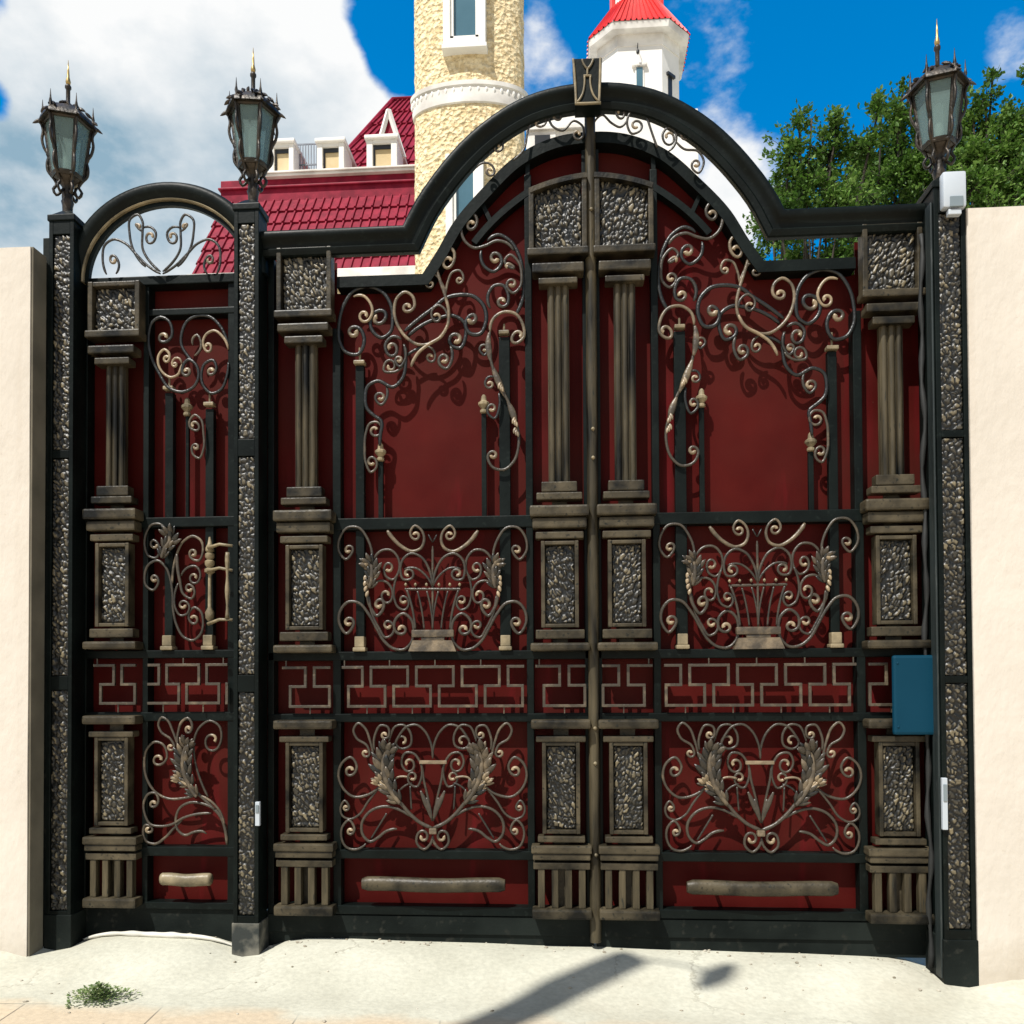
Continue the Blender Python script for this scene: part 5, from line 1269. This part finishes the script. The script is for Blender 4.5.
# ------------------------------------------------------------------ trees
def make_tree(x, y, crown, label, seed, nleaf, lsize=.085, trunk_r=.14):
    """crown: list of (px,py,radius_px) clump centres seen at depth y; the crown is completed in depth"""
    random.seed(seed)
    root = thing('broadleaf_tree', (x, y, 0), label, 'tree', 'broadleaf trees behind the right wall')
    tk = MB(); lf = MB()
    pxm = (y+D)/F
    cl = []
    for (cx_, cy_, r_) in crown:
        c = W(cx_, cy_, y); rr = r_*pxm
        cl.append((c+Vector((0, random.uniform(-.5, .5), 0)), rr)); 
        if rr > .25: cl.append((c+Vector((random.uniform(-.3, .3), random.uniform(.6, 1.4), random.uniform(-.3, .1))), rr))
    top = max(c.z for c, r in cl); low = min(c.z-r for c, r in cl)
    cen = sum((c for c, r in cl), Vector())/len(cl)
    fork = Vector((x, y, max(1.2, low*.55)))
    tk.tube([Vector((x, y, -.1)), Vector((x+.03, y, fork.z*.5)), fork], [trunk_r*1.25, trunk_r, trunk_r*.85], 10)
    tot = sum(r*r for c, r in cl)
    for c, r in cl:
        mid = fork.lerp(c, .5)+Vector((random.uniform(-.2, .2), random.uniform(-.2, .2), .25))
        tk.tube(catmull([fork, mid, c], .2), .016, 6)
        k = int(nleaf*r*r/tot); cv = random.gauss(0, .16)
        twigs = []
        for q in range(max(5, int(k/26))):
            d = Vector((random.gauss(0, 1), random.gauss(0, 1), random.gauss(.25, 1))).normalized(); L_ = r*random.uniform(.45, 1.1)
            e = c+d*L_; e.z += .1*r; tk.tube([c, c.lerp(e, .6)+Vector((0, 0, .04)), e], [.006, .004, .003], 4); twigs.append((c, e))
        for q in range(k):
            a, e = random.choice(twigs); t = random.uniform(.3, 1.08)
            p = a.lerp(e, t)+Vector((random.gauss(0, 1), random.gauss(0, 1), random.gauss(0, 1)))*.07*max(.5, r)
            d = ((e-a).normalized()*.5+Vector((random.gauss(0, .7), random.gauss(0, .7), random.gauss(-.1, .6)))).normalized()
            s = d.cross(Vector((random.gauss(0, .5), random.gauss(0, .5), 1))).normalized(); n_ = d.cross(s)
            l = lsize*random.uniform(.45, 1.3); w = l*.3; v = min(1, max(0, random.gauss(.46, .24)+cv))
            lf.v += [tuple(p), tuple(p+d*l*.45+s*w+n_*l*.06), tuple(p+d*l), tuple(p+d*l*.45-s*w+n_*l*.06)]
            o = len(lf.v)-4; lf.f += [(o, o+1, o+2), (o, o+2, o+3)]; lf.p += [v]*4
    tk.build('trunk', 'bark', root, smooth=True)
    # no normal recalculation needed for loose leaves
    me = lf.build('crown', 'leaf', root)
    return root
make_tree(W(800, 600, 9).x, 9, [(772, 232, 24), (800, 205, 30), (783, 170, 24), (800, 180, 30), (792, 140, 14), (830, 225, 32), (826, 165, 30), (830, 142, 18), (850, 200, 32), (760, 262, 22), (800, 262, 30), (840, 270, 30), (790, 320, 44), (850, 330, 44), (828, 124, 8), (808, 128, 6), (862, 160, 24), (868, 132, 16)], 'loose light green tree rising left of the right lantern, above the arch shoulder', 31, 34000, .08)
make_tree(W(895, 600, 10.5).x, 10.5, [(888, 136, 24), (903, 122, 18), (880, 165, 34), (912, 160, 36), (885, 200, 36), (925, 200, 36), (900, 240, 40), (893, 106, 8), (872, 122, 10), (905, 300, 50), (940, 130, 26), (930, 112, 14)], 'dense green tree directly behind the right lantern', 32, 34000, .085)
make_tree(W(1000, 600, 8.5).x, 8.5, [(988, 96, 16), (997, 70, 8), (985, 125, 26), (965, 130, 22), (1012, 125, 24), (1025, 108, 18), (1000, 165, 34), (965, 170, 28), (1035, 165, 34), (985, 205, 34), (1020, 210, 36), (955, 210, 26), (1050, 130, 30), (1060, 200, 40), (990, 260, 45), (1018, 92, 8), (1050, 90, 16), (978, 112, 14)], 'deep green tree with upright shoots above the right wall', 33, 42000, .08)

# ------------------------------------------------------------------ street lamp standing on the near side, its shadow lies on the pavement
SUN_AZ, SUN_EL = R(33), R(57)    # azimuth measured from the gate's normal towards the left
tr = Vector((math.sin(SUN_AZ)*math.cos(SUN_EL), math.cos(SUN_AZ)*math.cos(SUN_EL), -math.sin(SUN_EL)))
def lift(p, h):
    return p-tr*(h/math.sin(SUN_EL))
hl = 9.0
tip, q1_, far = lift(gpt(632, 958), hl), lift(gpt(560, 990), hl), lift(gpt(455, 1040), hl)
head = lift(gpt(717, 976), hl-.3)
dirn = (far-tip).normalized(); base = far+dirn*1.6
sl = thing('street_lamp', (base.x, base.y, 0), 'street lamp on the near side whose arm throws the slanting shadow on the pavement', 'street lamp')
m = MB(); m.tube([Vector((base.x, base.y, -.1)), Vector((base.x, base.y, hl*.6)), base], [.11, .09, .08], 12); m.build('mast', 'iron_dusty', sl, smooth=True)
m = MB(); m.tube([base, far, q1_, tip], [.11, .11, .11, .1], 12); m.build('arm', 'iron_dusty', sl, smooth=True)
m = MB(); m.blob(head, dirn+Vector((0, 0, .1)), .34, .26, .14); m.tube([tip, (tip+head)/2+Vector((.03, 0, .05)), head], .012, 6); m.build('lamp_head', 'iron_dusty', sl, smooth=True)

# ------------------------------------------------------------------ world and sun
wd_ = bpy.data.worlds.new('World'); SC.world = wd_; wd_.use_nodes = True
nt = wd_.node_tree; L = nt.links.new; bg = nt.nodes['Background']
sky = nt.nodes.new('ShaderNodeTexSky'); sky.sky_type = 'NISHITA'; sky.sun_disc = False
sky.sun_elevation = SUN_EL
sun_dir = -tr
sky.sun_rotation = math.atan2(sun_dir.x, sun_dir.y)
sky.air_density = 1.2; sky.dust_density = .3; sky.ozone_density = 3
hsv = nt.nodes.new('ShaderNodeHueSaturation'); hsv.inputs['Hue'].default_value = .497; hsv.inputs['Saturation'].default_value = 1.55; hsv.inputs['Value'].default_value = 2.55
tc = nt.nodes.new('ShaderNodeTexCoord')
nrm = nt.nodes.new('ShaderNodeVectorMath'); nrm.operation = 'NORMALIZE'; L(tc.outputs['Generated'], nrm.inputs[0])
L(sky.outputs[0], hsv.inputs['Color'])
sx0 = nt.nodes.new('ShaderNodeSeparateXYZ'); L(nrm.outputs[0], sx0.inputs[0])
ms = nt.nodes.new('ShaderNodeMapRange'); ms.inputs[1].default_value = -.4; ms.inputs[2].default_value = .45; ms.inputs[3].default_value = .45; ms.inputs[4].default_value = 1.55; L(sx0.outputs['Y'], ms.inputs[0]); L(ms.outputs[0], hsv.inputs['Saturation'])
mv = nt.nodes.new('ShaderNodeMapRange'); mv.inputs[1].default_value = -.4; mv.inputs[2].default_value = .45; mv.inputs[3].default_value = 1.5; mv.inputs[4].default_value = 2.6; L(sx0.outputs['Y'], mv.inputs[0]); L(mv.outputs[0], hsv.inputs['Value'])
def mnode(op, a=None, b=None, c=None, clamp=False):
    n = nt.nodes.new('ShaderNodeMath'); n.operation = op; n.use_clamp = clamp
    for i, v in enumerate((a, b, c)):
        if v is None: continue
        if isinstance(v, (int, float)): n.inputs[i].default_value = v
        else: L(v, n.inputs[i])
    return n.outputs[0]
def cnoise(scale, detail, off=0, rough=.55):
    mp = nt.nodes.new('ShaderNodeMapping'); mp.inputs['Location'].default_value = (off, off*.7, 0); mp.inputs['Scale'].default_value = (1, 1, 1.6); L(nrm.outputs[0], mp.inputs[0])
    n = nt.nodes.new('ShaderNodeTexNoise'); n.inputs['Scale'].default_value = scale; n.inputs['Detail'].default_value = detail; n.inputs['Roughness'].default_value = rough; L(mp.outputs[0], n.inputs['Vector']); return n.outputs['Fac']
def blobs(lst):
    """sum of soft round cloud masses given by photo direction and angular radius"""
    tot = None
    for (px, py, r, amp) in lst:
        d = ray(px, py).normalized(); n = nt.nodes.new('ShaderNodeVectorMath'); n.operation = 'DISTANCE'; n.inputs[1].default_value = d; L(nrm.outputs[0], n.inputs[0])
        mr = nt.nodes.new('ShaderNodeMapRange'); mr.interpolation_type = 'SMOOTHSTEP'; mr.inputs[1].default_value = r/F; mr.inputs[2].default_value = 0; mr.inputs[3].default_value = 0; mr.inputs[4].default_value = amp
        L(n.outputs['Value'], mr.inputs[0]); tot = mr.outputs[0] if tot is None else mnode('ADD', tot, mr.outputs[0])
    return tot
mask = blobs([(100, 120, 330, 1.0), (290, 90, 210, .75), (200, 250, 300, .6), (-200, 200, 500, .8), (560, 95, 95, .5), (735, 205, 105, .75), (700, 60, 80, .22), (760, 20, 80, .2), (715, 120, 70, .2), (1005, 28, 60, .4), (540, 15, 60, .35), (300, 40, 160, .4), (850, 30, 170, -.3), (880, 130, 120, -.3), (-12, 97, 42, -1.3), (405, 15, 80, -1.3), (395, 70, 50, -.4), (-8, -6, 45, -1.0), (270, 0, 40, -.6)])
n1 = cnoise(5.5, 9, 1.3); n2 = cnoise(16, 7, 4.1)
sx = nt.nodes.new('ShaderNodeSeparateXYZ'); L(nrm.outputs[0], sx.inputs[0])
mask = mnode('ADD', mask, mnode('MULTIPLY', mnode('SUBTRACT', sx.outputs['Y'], .35, clamp=False), .5) if False else mnode('MINIMUM', mnode('MULTIPLY_ADD', sx.outputs['Y'], 1.2, -.55), 0.0))
dens = mnode('ADD', mask, mnode('MULTIPLY_ADD', n1, 1.5, -.78)); dens = mnode('ADD', dens, mnode('MULTIPLY_ADD', n2, 1.0, -.5))
mr = nt.nodes.new('ShaderNodeMapRange'); mr.interpolation_type = 'SMOOTHSTEP'; mr.inputs[1].default_value = .22; mr.inputs[2].default_value = .68; L(dens, mr.inputs[0]); cov = mr.outputs[0]
dark = blobs([(60, 215, 150, 1.0), (190, 190, 130, .9), (300, 150, 90, .6), (20, 160, 110, .5), (225, 75, 60, .4), (110, 130, 70, .3), (-200, 260, 300, .6)])
n3 = cnoise(7, 7, 7.7)
dk = mnode('ADD', mnode('MULTIPLY', mnode('MINIMUM', dark, 1.6), mnode('MULTIPLY_ADD', n3, 1.7, -.2)), mnode('MULTIPLY_ADD', cnoise(11, 8, 2.2), 1.3, -.7), clamp=True)
cm = nt.nodes.new('ShaderNodeMixRGB'); cm.inputs[1].default_value = (CLW:=9.5, 9.6, 9.6, 1) if False else (13.2, 13.3, 13.3, 1); cm.inputs[2].default_value = (3.9, 6.0, 7.6, 1); L(dk, cm.inputs[0])
mx = nt.nodes.new('ShaderNodeMixRGB'); L(cov, mx.inputs[0]); L(hsv.outputs[0], mx.inputs[1]); L(cm.outputs[0], mx.inputs[2])
L(mx.outputs[0], bg.inputs['Color']); bg.inputs['Strength'].default_value = .06

sd = bpy.data.lights.new('sun', 'SUN'); sd.energy = 5.0; sd.angle = R(.5); sd.color = (1, .965, .9)
so = bpy.data.objects.new('sun', sd); COL.objects.link(so); so.rotation_euler = tr.to_track_quat('-Z', 'Y').to_euler()

SC.view_settings.view_transform = 'Standard'; SC.view_settings.look = 'None'; SC.view_settings.exposure = .3; SC.view_settings.gamma = 1
SC.render.resolution_x = SC.render.resolution_y = 1024
SC.cycles.max_bounces = 6
